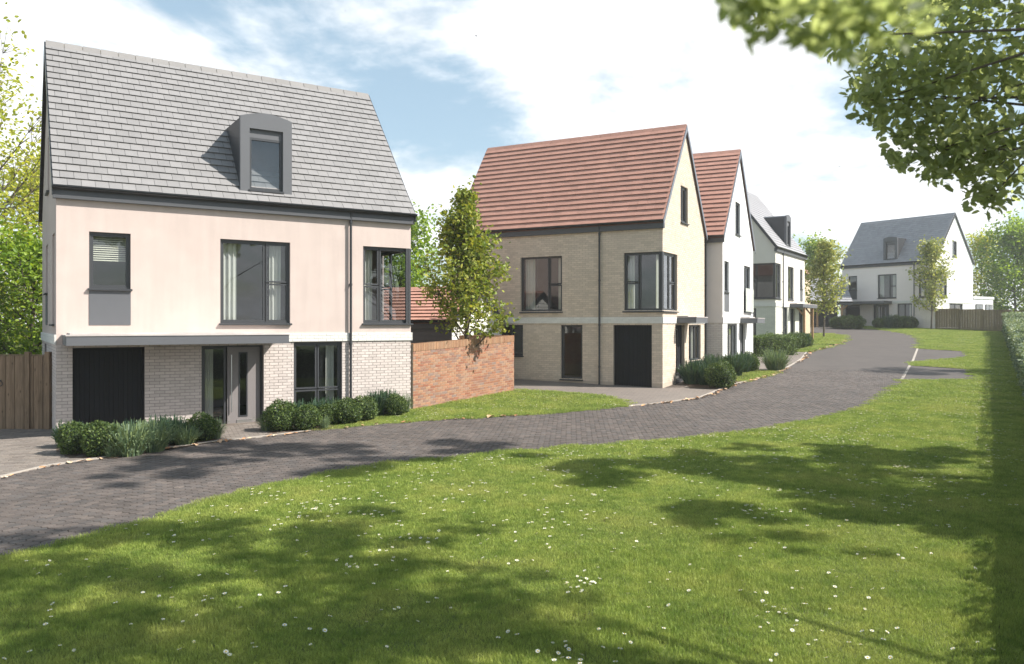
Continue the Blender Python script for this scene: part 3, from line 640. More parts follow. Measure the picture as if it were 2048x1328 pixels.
def make_roof(h, L, D, E, Rr, w, rows, m, nind, ridge_m, barge='dark_metal', deck='deck', stagger=True, ov=.14, vg=.07, th=.034, vis=None, hi=.0, ridge_n=None):
    k = (Rr - E) / (D / 2 + ov); run = D / 2; rise = k * run; E0 = E + ov * k; E = E0
    mb = MB(); t = .07
    for sgn in (1, -1):
        y_e = -ov if sgn == 1 else D + ov; ze = E - ov * k; ym = D / 2
        v = [(-vg, y_e, ze), (L + vg, y_e, ze), (L + vg, ym, Rr), (-vg, ym, Rr)]
        v2 = [(a, b, c - t - .02) for a, b, c in v]
        mb.add(v + v2, [(0, 1, 2, 3), (7, 6, 5, 4), (0, 4, 5, 1), (1, 5, 6, 2), (3, 7, 4, 0)] if sgn == 1 else [(3, 2, 1, 0), (4, 5, 6, 7), (1, 5, 4, 0), (2, 6, 5, 1), (0, 4, 7, 3)])
    roof = mb.build('roof', M[deck], h)
    tiles(h, roof, L + 2 * vg, -vg, ov, (run, rise), E + .004, w, rows, m, nind, th, stagger, vis)
    # ridge tiles
    n = ridge_n or int(L / .42); rl = (L + 2 * vg) / n
    for i in range(n):
        a = -vg + i * rl
        prof = [(D / 2 - .15, Rr - .15 * k + .035), (D / 2, Rr + .055), (D / 2 + .15, Rr - .15 * k + .035), (D / 2 + .14, Rr - .15 * k), (D / 2, Rr + .03), (D / 2 - .14, Rr - .15 * k)]
        vs = [(a + .008, y, z) for y, z in prof] + [(a + rl - .008, y, z) for y, z in prof]
        MB().add(vs, [(0, 1, 7, 6), (1, 2, 8, 7), (2, 3, 9, 8), (5, 0, 6, 11), (0, 5, 4, 1), (1, 4, 3, 2), (7, 10, 11, 6), (8, 9, 10, 7)]).build('ridge_tile', ridge_m, roof)
    MB().add([(-vg + .01, D / 2 - .155, Rr - .15 * k - .0), (L + vg - .01, D / 2 - .155, Rr - .15 * k), (L + vg - .01, D / 2, Rr + .028), (-vg + .01, D / 2, Rr + .028)], [(0, 1, 2, 3)]).build('ridge_mortar', M['ridge_mortar'], roof)
    # barge boards
    for x in (-vg - .025, L + vg):
        for sgn in (1, -1):
            ye = -ov - .01 if sgn == 1 else D + ov + .01; ze = E - (ov + .01) * k
            b = .21
            vs = [(x, ye, ze - b), (x + .025, ye, ze - b), (x + .025, D / 2, Rr - b), (x, D / 2, Rr - b), (x, ye, ze + .012), (x + .025, ye, ze + .012), (x + .025, D / 2, Rr + .012), (x, D / 2, Rr + .012)]
            MB().add(vs, BOXF).build('barge_board', M[barge], roof)
    # fascia and gutter
    ze = E - ov * k
    MB().box(-vg + .002, L + vg - .002, -ov + .03, .05, ze - .27, ze - .06).build('fascia', M['dark_grey'], roof)
    gt = MB(); pr = [(-.06 * math.cos(a), -.06 * math.sin(a)) for a in np.linspace(0, math.pi, 9)]
    vs = []; 
    for x in (-vg - .03, L + vg + .03):
        vs += [(x, -ov - .035 + p, ze - .0 + q) for p, q in pr]
    gt.add(vs, [(i, i + 1, i + 10, i + 9) for i in range(8)], 0, True); gt.add(vs[:9], [tuple(range(9))]); gt.add(vs[9:], [tuple(reversed(range(9)))])
    gt.box(-vg - .03, L + vg + .03, -ov - .035 - .066, -ov - .035 - .058, ze - .012, ze + .008)
    gt.build('gutter', M['black_metal'], roof)
    return roof
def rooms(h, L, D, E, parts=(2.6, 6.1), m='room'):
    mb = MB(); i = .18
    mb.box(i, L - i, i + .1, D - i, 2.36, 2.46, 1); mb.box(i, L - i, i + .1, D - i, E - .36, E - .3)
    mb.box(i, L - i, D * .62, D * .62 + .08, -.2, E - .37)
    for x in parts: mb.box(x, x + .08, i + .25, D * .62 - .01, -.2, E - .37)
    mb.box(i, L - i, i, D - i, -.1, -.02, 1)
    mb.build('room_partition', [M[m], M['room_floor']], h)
def dormer(h, x0, x1, z0, z1, arc, D, E, Rr, yf=.2, light=True):
    k = (Rr - E) / (D / 2); n = 9
    top = [(x1 + (x0 - x1) * i / n, z1 + arc * math.sin(math.pi * i / n)) for i in range(n + 1)]
    yb = (z1 + arc - E) / k + .1
    poly = [(x0, z0), (x1, z0)] + top
    # cheeks and roof
    mb = MB(); m = len(poly); vs = [(x, yf, z) for x, z in poly]
    back = []
    for x, z in poly: back.append((x, max(yf + .01, (z - E) / k + .05), z))
    mb.add(vs + back, [(i, (i + 1) % m, (i + 1) % m + m, i + m) for i in range(m)])
    d = mb.build('dormer', M['dark_metal'], h)
    wx0, wx1 = x0 + (x1 - x0) * .17, x1 - (x1 - x0) * .17; wz1 = z1 - .26; wz0 = z0 + .06
    f = MB()
    f.box(x0 - .012, wx0, yf - .03, yf + .1, z0, z1 + .001); f.box(wx1, x1 + .012, yf - .03, yf + .1, z0, z1 + .001)
    f.prism([(wx0, wz1), (wx1, wz1), (wx1, z1 + .001), (wx0, z1 + .001)], yf - .03, yf + .1)
    f.prism([(x0 - .012, z1), (x1 + .012, z1)] + [(x1 + .012 + (x0 - x1 - .024) * i / n, z1 + .03 + arc * math.sin(math.pi * i / n)) for i in range(n + 1)], yf - .03, yf + .1)
    f.build('dormer_surround', M['grey_metal'], d)
    MB().box(wx0, wx1, yf + .05, yf + .09, wz1 - .22, wz1).build('dormer_panel', M['grey_metal'], d)
    w = MB().ring(wx0, wx1, wz0, wz1 - .22, .06, yf + .04, yf + .11); w.build('dormer_window_frame', M['frame'], d)
    MB().add([(wx0 + .05, yf + .08, wz0 + .05), (wx1 - .05, yf + .08, wz0 + .05), (wx1 - .05, yf + .08, wz1 - .27), (wx0 + .05, yf + .08, wz1 - .27)], [(0, 1, 2, 3)]).build('pane', M['glass'], d)
    MB().box(wx0 - .02, wx1 + .02, yf - .06, yf + .05, wz0 - .05, wz0 - .003).build('sill', M['dark_metal'], d)
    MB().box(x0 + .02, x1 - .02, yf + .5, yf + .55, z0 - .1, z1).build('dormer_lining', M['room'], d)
def faces_of(h, L, D, E, Rr, mats_f, mats_r, mats_l):
    f = Face(h, L, E, Rr, Matrix.Identity(4), mats_f)
    Eg = E + .14 * (Rr - E) / (D / 2 + .14)
    r = Face(h, D, Eg, Rr, T((L, 0, 0)) @ Rz(R_(90)), mats_r, name='wall', gable=True)
    l = Face(h, D, Eg, Rr, T((0, D, 0)) @ Rz(R_(-90)), mats_l, name='wall', gable=True)
    b = Face(h, L, E, Rr, T((L, D, 0)) @ Rz(R_(180)), mats_f)
    return f, r, l, b
def band(face, x0, x1, z0, z1, bricks_m=None, m='brick_band', nind=0):
    p = .035
    o = face.part(MB().box(x0, x1, -p, -.0015, z0, z1), 'string_course', M['mortar_band'] if bricks_m else M[m])
    if bricks_m: 
        op = face.op; face.op = []; gb = face.gable; face.gable = False
        face.bricks(z0, z1 + .001, bricks_m, '', nind, x0=x0, x1=x1, parent=o, y=-p); face.op = op; face.gable = gb
    return o
def corner_post(h, x, y, z0, z1): MB().box(x - .045, x + .045, y - .045, y + .045, z0, z1).build('corner_post', M['frame'], h)

def house_a(label, loc, yaw, L, D, Rr, mats, mirror=False, detail=False, k=1.0, canopy_p=1.25, slate='slate', nslate=0, E=5.65, rows=22, dormer_ok=True):
    h = empty('house', loc, yaw, label=label, cat='house')
    bpy.context.view_layer.update()
    lower, upper, lower2, upper2 = mats
    f, r, l, b = faces_of(h, L, D, E, Rr, [lower, upper], [lower2, upper2], [lower2, upper2] if not detail else [lower, upper])
    def X(a, b_): return (a * k, b_ * k) if not mirror else (L - b_ * k, L - a * k)
    def LT(ls): return [(*X(a, b_), c, d) for a, b_, c, d in ls]
    x0, x1 = X(.65, 1.51); f.window(x0, x1, 3.38, 4.68, [(x0, x1, 3.38, 4.68)], blind=4.02 if detail else None); f.panel(x0, x1, 2.54, 3.33)
    x0, x1 = X(3.52, 5.26); f.window(x0, x1, 2.58, 4.68, LT([(3.52, 4.64, 2.58, 4.68), (4.64, 5.26, 3.62, 4.68), (4.64, 5.26, 2.58, 3.62)]), curtains=[X(3.58, 3.97), X(4.8, 5.08)])
    x0, x1 = X(7.26, L / k); lm = L / k
    f.window(x0, x1, 2.58, 4.70, LT([(7.26, 7.76, 3.63, 4.70), (7.26, 7.76, 2.58, 3.63), (7.76, lm, 2.58, 4.70)]), curtains=[X(7.32, 7.62)])
    x0, x1 = X(5.35, 6.66); f.window(x0, x1, .22, 2.08, LT([(5.35, 6.0, .84, 2.08), (6.0, 6.66, .84, 2.08), (5.35, 6.0, .22, .84), (6.0, 6.66, .22, .84)]), curtains=[X(6.3, 6.52)])
    x0, x1 = X(.32, 1.81); f.garage(x0, x1, 2.02)
    x0, x1 = X(3.08, 4.58); f.door(x0, x1, 2.04, leaf=X(3.72, 4.52), side=X(3.14, 3.68), curtain=True, col='door_grey' if detail else 'grey_metal')
    side, other = (r, l) if not mirror else (l, r)
    s0, s1 = (0, 1.9) if not mirror else (D - 1.9, D)
    sm = .95 if not mirror else D - .95
    lts = [(0, 1.15, 2.58, 4.70), (1.15, 1.9, 3.63, 4.70), (1.15, 1.9, 2.58, 3.63)]
    if mirror: lts = [(D - b_, D - a, c, d) for a, b_, c, d in lts]
    side.window(s0, s1, 2.58, 4.70, lts)
    corner_post(h, L - .045 if not mirror else .045, .045, 2.58, 4.70)
    a0 = D / 2 - .4
    side.window(a0, a0 + .78, 6.1, 7.42, [(a0, a0 + .78, 6.1, 7.42)])
    if not mirror: side.window(2.3, 4.6, 1.2, 2.06, [(2.3, 3.45, 1.2, 2.06), (3.45, 4.6, 1.2, 2.06)])
    else: side.window(D - 2.3, D - 1.15, .05, 2.0, [(D - 2.3, D - 1.15, .05, 2.0)], sill=False)
    if detail:   # the shaded gable at the left
        l.window(D / 2 - .3, D / 2 + .45, 5.95, 7.4, [(D / 2 - .3, D / 2 + .45, 5.95, 7.4)])
        l.window(D - 4.5, D - 3.6, 3.38, 4.66, [(D - 4.5, D - 3.6, 3.38, 4.66)]); l.panel(D - 4.5, D - 3.6, 2.54, 3.33)
        l.window(D - 1.5, D - .62, 2.56, 4.68, [(D - 1.5, D - .62, 2.56, 4.68)])
        l.window(D - 5.2, D - 4.1, 1.0, 2.06, [(D - 5.2, D - 4.65, 1.0, 2.06), (D - 4.65, D - 4.1, 1.0, 2.06)])
    for q in (f, r, l, b): q.build()
    c0, c1 = X(.12, 4.85); f.canopy(c0, c1, canopy_p)
    xb = X(4.86, lm)
    if detail:
        band(f, xb[0], L + .035, 2.10, 2.326, M['brick_band'], nind=0); band(l, 0, D + .034, 2.10, 2.326, M['brick_band']); band(r, -.034, D, 2.10, 2.326)
        f.bricks(-.0, 2.10, M['brick_cream'], '', 300); l.bricks(0, 2.10, M['brick_cream'], '', 0)
    else:
        band(f, max(xb[0], -.035), min(xb[1] + .035, L + .035), 2.10, 2.33); band(r, -.034, D, 2.10, 2.33); band(l, 0, D + .034, 2.10, 2.33)
    f.pipe(X(6.88, 6.88)[0], E - .02)
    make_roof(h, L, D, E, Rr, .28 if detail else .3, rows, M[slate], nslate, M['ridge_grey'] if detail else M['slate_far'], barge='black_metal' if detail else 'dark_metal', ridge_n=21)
    if dormer_ok: dormer(h, *X(4.03, 5.31), 5.93, 7.80, .13, D, E + .14 * (Rr - E) / (D / 2 + .14), Rr, yf=.09)
    rooms(h, L, D, E - .05, [X(2.3, 2.3)[0], X(6.2, 6.2)[0]])
    return h, f, r, l
def zc(x, y): return g(y)

h1, f1, r1, l1 = house_a('pink rendered house with grey slate roof, cream brick ground floor and arched dormer', (-10.541, 18.036, 0), .582, 8.686, 6.569, 9.827,
    (M['mortar_cream'], M['render_pink'], M['bricktex_buff'], M['render_pink']), detail=True, nslate=300)
h4, f4, r4, l4 = house_a('distant white and grey slate-roofed house facing down the road beside the timber fence', (29.018, 74.101, 2.243), -.947, 8.624, 6.395, 9.819,
    (M['bricktex_white_haze'], M['render_white_haze'], M['bricktex_white'], M['render_white']), k=8.624 / 8.686, slate='slate_far')
hg, fg, rg, lg = house_a('pale green house with grey slate roof and tall side-on dormer', (14.817, 47.968, 1.516), 1.023, 7.657, 6.549, 10.05,
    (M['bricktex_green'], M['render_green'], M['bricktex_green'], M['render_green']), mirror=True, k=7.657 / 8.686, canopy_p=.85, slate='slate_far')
# oak posts under the green house's canopy
for s_ in (4.2, 6.6):
    mb = MB().box(s_ - .06, s_ + .06, -.80, -.68, -.4, 2.09)
    mb.add([(s_ - .05, -.68, 1.55), (s_ + .05, -.68, 1.55), (s_ + .05, -.68, 1.68), (s_ - .05, -.68, 1.68), (s_ - .05, -.25, 2.09), (s_ + .05, -.25, 2.09), (s_ + .05, -.38, 2.09), (s_ - .05, -.38, 2.09)], [(0, 1, 5, 4), (3, 2, 6, 7), (0, 4, 7, 3), (1, 2, 6, 5)])
    mb.build('canopy_post', M['timber'], hg)
# white flat-roofed extension behind the far house
mb = MB(); mb.box(8.624 - 4.2, 8.624 - .02, 6.4, 10.2, -.5, 2.55)
ext = mb.build('extension', M['render_white'], h4); MB().box(8.624 - 4.2, 8.624 + .05, 6.41, 10.26, 2.551, 2.76).build('extension_parapet', M['render_white'], ext)
for a in (6.9, 8.7):
    fr = MB().box(8.63, 8.66, a, a + 1.3, 1.1, 2.08); fr.build('extension_window', M['frame'], ext)
    MB().box(8.661, 8.67, a + .07, a + .61, 1.15, 2.02).box(8.661, 8.67, a + .69, a + 1.23, 1.15, 2.02).build('pane', M['glass'], ext)

def house_b(label, loc, yaw, L, D, Rr, mats, spec, bricks=None, E=5.65, ntile=300, rows=18, vis=None):
    h = empty('house', loc, yaw, label=label, cat='house')
    bpy.context.view_layer.update()
    lower, upper, lower2, upper2 = mats
    f, r, l, b = faces_of(h, L, D, E, Rr, [lower, upper], [lower2, upper2], [lower, upper])
    spec(h, f, r, l)
    for q in (f, r, l, b): q.build()
    return h, f, r, l
# --- buff brick house
def spec2(h, f, r, l):
    L, D = f.W, r.W
    f.window(2.94, 4.68, 2.52, 4.6, [(2.94, 4.11, 2.52, 4.6), (4.11, 4.68, 3.53, 4.6), (4.11, 4.68, 2.52, 3.53)], curtains=[(3.02, 3.42), (4.4, 4.64)])
    f.window(7.11, L, 2.52, 4.58, [(7.11, 7.67, 3.53, 4.58), (7.11, 7.67, 2.52, 3.53), (7.67, L, 2.52, 4.58)], curtains=[(7.17, 7.42)])
    f.window(4.63, 5.5, .04, 2.06, [(4.63, 5.5, .04, 2.06)], curtains=[(5.36, 5.46)], name='glazed_door')
    f.window(1.97, 3.04, .86, 2.06, [(1.97, 2.5, .86, 2.06), (2.5, 3.04, .86, 2.06)])
    f.garage(6.71, 8.15, 2.05)
    r.window(0, 1.62, 2.52, 4.58, [(0, .95, 2.52, 4.58), (.95, 1.62, 3.53, 4.58), (.95, 1.62, 2.52, 3.53)], curtains=[(.15, .45)])
    corner_post(h, L - .045, .045, 2.52, 4.58)
    r.door(1.45, 2.5, 2.06, leaf=(1.52, 2.42), col='garage')
    r.window(3.02, 4.6, .64, 2.06, [(3.02, 3.54, .64, 2.06), (3.54, 4.07, .64, 2.06), (4.07, 4.6, .64, 2.06)], curtains=[(3.1, 3.4), (4.2, 4.5)])
    r.window(2.02, 2.9, 5.83, 7.18, [(2.02, 2.46, 5.83, 7.18), (2.46, 2.9, 5.83, 7.18)])
h2, f2, r2, l2 = house_b('buff brick house with red tiled roof and wraparound corner window', (-2.817, 31.907, .498), -.495, 8.541, 5.119, 9.484,
    (M['mortar_buff'], M['mortar_buff'], M['mortar_buff'], M['mortar_buff']), spec2)
band(f2, 0, 8.541 + .035, 2.085, 2.312, M['brick_band']); band(r2, -.034, 1.48, 2.085, 2.312, M['brick_band']); band(r2, 2.96, 5.119, 2.085, 2.312, M['brick_band'])
f2.bricks(0, 5.4, M['brick_buff'], '', 300); r2.bricks(0, 9.3, M['brick_buff'], '', 0)
r2.canopy(1.49, 2.94, .75); f2.pipe(6.2, 5.62)
make_roof(h2, 8.541, 5.119, 5.65, 9.484, .33, 18, M['tile_red'], 300, M['tile_red'], barge='grey_blue', deck='deck_red', stagger=False, th=.045)
rooms(h2, 8.541, 5.119, 5.65, [1.9, 5.6])
# --- white house
def spec3(h, f, r, l):
    D = r.W
    r.window(.28, 1.16, 3.38, 4.66, [(.28, 1.16, 3.38, 4.66)]); r.panel(.28, 1.16, 2.57, 3.33)
    w = r.window(4.28, 5.76, 2.62, 4.73, [(4.28, 5.02, 2.62, 4.73), (5.02, 5.76, 2.62, 4.73)])
    r.part(MB().box(4.2, 5.95, -.12, -.1, 2.62, 3.68), 'balcony_glass', M['balcony'], w)
    r.part(MB().box(4.15, 6.0, -.1, -.002, 2.54, 2.6), 'balcony_rail', M['dark_metal'], w)
    r.window(2.42, 3.45, 5.98, 7.4, [(2.42, 2.93, 5.98, 7.4), (2.93, 3.45, 5.98, 7.4)])
    r.window(.85, 2.8, .64, 2.06, [(.85, 1.5, .64, 2.06), (1.5, 2.15, .64, 2.06), (2.15, 2.8, .64, 2.06)], curtains=[(1.0, 1.4), (2.3, 2.7)])
    r.door(3.36, 4.6, 2.08, leaf=(3.44, 4.5), col='grey_metal')
M['balcony'] = mat('frosted_balcony_glass', (.55, .58, .52), .25, .25, 3, spec=.6)
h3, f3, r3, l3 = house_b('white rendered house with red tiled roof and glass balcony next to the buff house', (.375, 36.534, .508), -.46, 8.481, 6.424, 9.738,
    (M['bricktex_white_shade'], M['render_white_shade'], M['bricktex_white'], M['render_white']), spec3)
band(f3, 0, 8.481 + .035, 2.10, 2.33, m='render_white_shade'); band(r3, -.034, 3.3, 2.10, 2.33, m='render_white'); band(r3, 5.12, 6.42, 2.10, 2.33, m='render_white')
r3.canopy(3.31, 5.1, .775); f3.pipe(7.8, 5.62)
make_roof(h3, 8.481, 6.424, 5.65, 9.738, .33, 19, M['tile_red'], 150, M['tile_red'], barge='grey_blue', deck='deck_red', stagger=False, th=.045, vis=5.6)
rooms(h3, 8.481, 6.424, 5.65, [2.5, 6])
# --- a corner of a buff brick house beyond the green one
hb = empty('house', (19.7, 58.6, 1.75), 1.023, label='corner of a red-roofed buff house peeping out behind the pale green house', cat='house'); bpy.context.view_layer.update()
f, r, l, b = faces_of(hb, 4.2, 5, 4.6, 7.2, [M['bricktex_buff']] * 2, [M['bricktex_buff']] * 2, [M['bricktex_buff']] * 2)
f.window(1.2, 2.2, 2.6, 3.9, [(1.2, 2.2, 2.6, 3.9)])
for q in (f, r, l, b): q.build()
make_roof(hb, 4.2, 5, 4.6, 7.2, .33, 12, M['tile_red'], 0, M['tile_red'], deck='deck_red', stagger=False, th=.03)
# --- small garage with red roof behind the wall
gy = -.4; go = Vector((-2.5, 26.8, .42)); gu = Vector((math.cos(gy), math.sin(gy), 0)); GL = 6.5; GD = 4.0
gar = empty('garage', go - gu * GL, gy, label='dark weatherboarded garage with red tiled roof behind the brick garden wall', cat='garage'); bpy.context.view_layer.update()
f, r, l, b = faces_of(gar, GL, GD, 2.25, 3.45, [M['weatherboard']] * 2, [M['brick_band']] * 2, [M['brick_band']] * 2)
r.window(1.6, 2.3, 1.0, 1.95, [(1.6, 2.3, 1.0, 1.95)], sill=False)
for q in (f, r, l, b): q.split = 1.0; q.build()
for i in range(15):
    z = -.05 + i * .15
    f.part(MB().add([(0, -.03, z), (GL, -.03, z), (GL, 0, z), (0, 0, z), (0, -.008, z + .16), (GL, -.008, z + .16), (GL, 0, z + .16), (0, 0, z + .16)], BOXF), 'weatherboard', M['weatherboard'], f.wall)
    if z < 2.25: r.part(MB().add([(0, -.03, z), (1.58, -.03, z), (1.58, 0, z), (0, 0, z), (0, -.008, z + .145), (1.58, -.008, z + .145), (1.58, 0, z + .145), (0, 0, z + .145)], BOXF), 'weatherboard', M['brick_band'], r.wall)
for i in range(8):
    z = 2.26 + i * .145; k = 2.0 / 1.2; ins = (z - 2.25) * k
    if 2 * ins < GD - .5: r.part(MB().add([(ins, -.03, z), (GD - ins, -.03, z), (GD - ins, 0, z), (ins, 0, z), (ins + .2, -.008, z + .14), (GD - ins - .2, -.008, z + .14), (GD - ins - .2, 0, z + .14), (ins + .2, 0, z + .14)], BOXF), 'weatherboard', M['brick_band'], r.wall)
make_roof(gar, GL, GD, 2.25, 3.45, .33, 10, M['tile_red'], 150, M['tile_red'], deck='deck_red', stagger=False, th=.045, ov=.1)
# --- carport with slate roof between the green and the far house
cp = empty('carport', (22.3, 70.6, 2.25), -.08, label='open timber carport with slate roof at the end of the road', cat='carport'); bpy.context.view_layer.update()
cb = MB().box(0, 6, 4.0, 4.15, -.4, 2.2).box(0, .15, 0, 4.15, -.4, 2.2); cb.build('back_wall', M['weatherboard'], cp)
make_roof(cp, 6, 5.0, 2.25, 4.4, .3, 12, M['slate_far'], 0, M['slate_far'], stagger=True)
for x in (3.1, 5.2):
    mb = MB().box(x - .08, x + .08, -.02, .14, -.4, 2.15)
    for sg in (-1, 1):
        mb.add([(x + sg * .08, .0, 1.5), (x + sg * .6, .0, 2.05), (x + sg * .6, .12, 2.05), (x + sg * .08, .12, 1.5), (x + sg * .08, .0, 1.64), (x + sg * .48, .0, 2.05), (x + sg * .48, .12, 2.05), (x + sg * .08, .12, 1.64)], [(0, 1, 5, 4), (2, 3, 7, 6), (1, 2, 6, 5), (0, 3, 2, 1), (4, 5, 6, 7)])
    mb.build('post', M['timber'], cp)

# ------------------------------------------------------------------ brick garden wall
def garden_wall(A, B, Hh, label_root, thick=.22, nind=300, capn=0, root=None):
    A = Vector((*A, 0)); B = Vector((*B, 0)); d = B - A; L = d.length; yaw = math.atan2(d.y, d.x)
    zA = g(A.y) - .02; zB = g(B.y) - .02
    root = root
    h0 = root or empty('garden_wall', (A.x, A.y, zA), yaw, label=label_root, cat='wall')
    bpy.context.view_layer.update()
    return h0, L
W0 = Vector((-3.22, 22.80, 0)); W1 = Vector((-.43, 27.25, 0)); wl = (W1 - W0).length; wy = math.atan2(W1.y - W0.y, W1.x - W0.x)
gw = empty('garden_wall', (W0.x, W0.y, g(22.8)), wy, label='red brick garden wall with soldier-course top beside the pink house', cat='wall'); bpy.context.view_layer.update()
sl = (g(W1.y) - g(W0.y)) / wl
SH = Matrix(((1, 0, 0, 0), (0, 1, 0, 0), (sl, 0, 1, 0), (0, 0, 0, 1)))
# the wall's courses step with the rising ground: built level, on a sloping footing, top raked
fw = Face(gw, wl, 1.65, 0, Matrix.Identity(4), [M['mortar_red']] * 2)
core = MB().box(0, wl, .004, .216, -.5, 1.655); 
for i, v in enumerate(core.v): core.v[i] = (v[0], v[1], v[2] + sl * v[0])
fw.wall = core.build('wall_core', M['mortar_red'], gw)
fw.bricks(-.3, 1.65, M['brick_red'], '', 300, y=.004)
for o in fw.wall.children:
    if o.get('kind') == 'stuff':
        for v in o.data.vertices: v.co.z += sl * v.co.x
    else: o.location.z += sl * o.location.x
nc = int(wl / .075); cme = MB().box(-.0325, .0325, -.012, .226, 0, .215).mesh('cap_brick', M['brick_cap'])
for i in range(nc):
    o = link('cap_brick', cme, gw); o.location = (.0375 + i * .075, float(rng.uniform(-.002, .002)), 1.657 + sl * i * .075 + float(rng.uniform(-.002, .002)))
MB().box(0, wl, .0, .215, 1.656, 1.66).build('cap_bed', M['mortar_red'], gw)
mb = MB()
for v in [0]:
    q = MB().box(0, wl, .002, .212, 1.655, 1.862)
    mb.v = [(a, b, c + sl * a) for a, b, c in q.v]; mb.f = q.f; mb.mi = q.mi; mb.sm = q.sm
mb.build('cap_mortar', M['mortar_red'], gw)
# return of the wall towards the garage
rt = MB().box(0, 1.9, .0, .216, -.6, 1.66).build('return_wall', M['mortar_red'], gw, T((wl, .2, sl * wl)) @ Rz(R_(118)))
Fr = Face(gw, 1.9, 1.65, 0, T((wl, .2, sl * wl)) @ Rz(R_(118)), [M['mortar_red']] * 2); Fr.wall = rt
Fr.bricks(.6, 1.65, M['brick_red'], '', 0); 
Fb = []
for i in range(25): MB().box(i * .075 + .005, i * .075 + .07, -.012, .228, 1.661, 1.87).build('cap_brick', M['brick_cap'], rt)
endb = MB()
for i in range(24): endb.box(wl, wl + .006, .005 + (i % 2) * .0, .21, -.2 + i * .075 + .005 + sl * wl, -.2 + i * .075 + .07 + sl * wl)
o = endb.build('brickwork', M['brick_red'], gw); o['kind'] = 'stuff'

# ------------------------------------------------------------------ fences
def fence_left():
    root = empty('timber_fence', (-18.4, 19.25, 0), 0, label='brown close-boarded timber fence and gate at left of the pink house', cat='fence')
    x = 0; i = 0; L = 7.02
    while x < L - .02:
        w = float(rng.uniform(.095, .125)); w = min(w, L - x)
        MB().box(x + .003, x + w - .003, 0 + .012 * (i % 2), .02 + .012 * (i % 2), .02, 1.80 + float(rng.uniform(-.004, .004))).build('board', M['fence'], root); x += w; i += 1
    for px_ in (.06, 1.9, 3.7, 5.55, 6.48, L - .06): MB().box(px_ - .055, px_ + .055, -.06, .05, -.3, 1.90).build('post', M['fence'], root)
    MB().box(0, L, -.012, .045, 1.806, 1.836).build('capping_rail', M['fence'], root)
    for z in (.35, .95, 1.55): MB().box(0, L, .034, .08, z, z + .08).build('rail', M['fence'], root)
    MB().tube([(5.82 + .06 * math.cos(a), -.03, 1.14 + .06 * math.sin(a)) for a in np.linspace(0, 2 * math.pi, 17)], .009, 6).build('ring_handle', M['black_metal'], root)
    MB().tube([(5.82, .0, 1.21), (5.82, -.04, 1.21)], .02, 8).build('handle_plate', M['black_metal'], root)
    return root
fence_left()
def fence_far():
    A = Vector((34.1, 67.05)); d = Vector((.584, -.811)); ang = math.atan2(d.y, d.x); L = 14.0
    root = empty('timber_fence', (A.x, A.y, 0), ang, label='pale brown panel fence running from the far house to the hedge', cat='fence')
    x = 0
    while x < L:
        za = g(A.y + d.y * (x + .9))
        MB().box(x - .06, x + .06, -.05, .05, za - .4, za + 1.78).build('post', M['fence_far'], root)
        mb = MB(); n = 17
        for k in range(n):
            a = x + .07 + k * (1.72 / n); mb.box(a, a + 1.72 / n - .008, 0 + .02 * (k % 2), .03 + .02 * (k % 2), za + .16, za + 1.68)
        o = mb.build('board_panel', M['fence_far'], root); o['kind'] = 'stuff'
        MB().box(x + .06, x + 1.79, -.012, .04, za - .3, za + .155).build('gravel_board', M['fence_far'], root)
        MB().box(x + .06, x + 1.79, -.02, .06, za + 1.682, za + 1.72).build('capping_rail', M['fence_far'], root)
        x += 1.85
fence_far()

# ------------------------------------------------------------------ plants
LEAF6 = np.array([(0, 0, 0), (.28, .30, .05), (.24, .72, .03), (0, 1, -.06), (-.24, .72, .03), (-.28, .30, .05)])
LEAF6F = np.array([(0, 1, 2, 3), (0, 3, 4, 5)])
LEAF4 = np.array([(0, 0, 0), (.32, .5, .06), (0, 1, -.04), (-.32, .5, .06)]); LEAF4F = np.array([(0, 1, 2, 3)])
BLADE = np.array([(-.05, 0, 0), (.05, 0, 0), (.03, .55, .04), (0, 1, .14)]); 
def rand_rot(n, up=0.0, r=rng):
    """random rotation matrices; up>0 turns the leaf faces towards the sky"""
    nrm = r.normal(size=(n, 3)); nrm /= np.linalg.norm(nrm, axis=1)[:, None]; nrm[:, 2] = np.abs(nrm[:, 2]) if up > 0 else nrm[:, 2]; nrm[:, 2] += up
    nrm /= np.linalg.norm(nrm, axis=1)[:, None]
    t = r.normal(size=(n, 3)); t -= (t * nrm).sum(1)[:, None] * nrm; t /= np.linalg.norm(t, axis=1)[:, None]
    return np.stack([np.cross(t, nrm), t, nrm], 2)
def leaves(P, size, tpl=LEAF6, tf=LEAF6F, up=.3, jit=.35, rot=None, r=rng):
    n = len(P); Rm = rand_rot(n, up, r) if rot is None else rot
    s = size * (1 + jit * r.uniform(-1, 1, n))
    V = np.einsum('nij,kj->nki', Rm, tpl) * s[:, None, None] + P[:, None]
    k = len(tpl); Fc = (tf[None] + (np.arange(n) * k)[:, None, None]).reshape(-1, tf.shape[1])
    return V.reshape(-1, 3), Fc
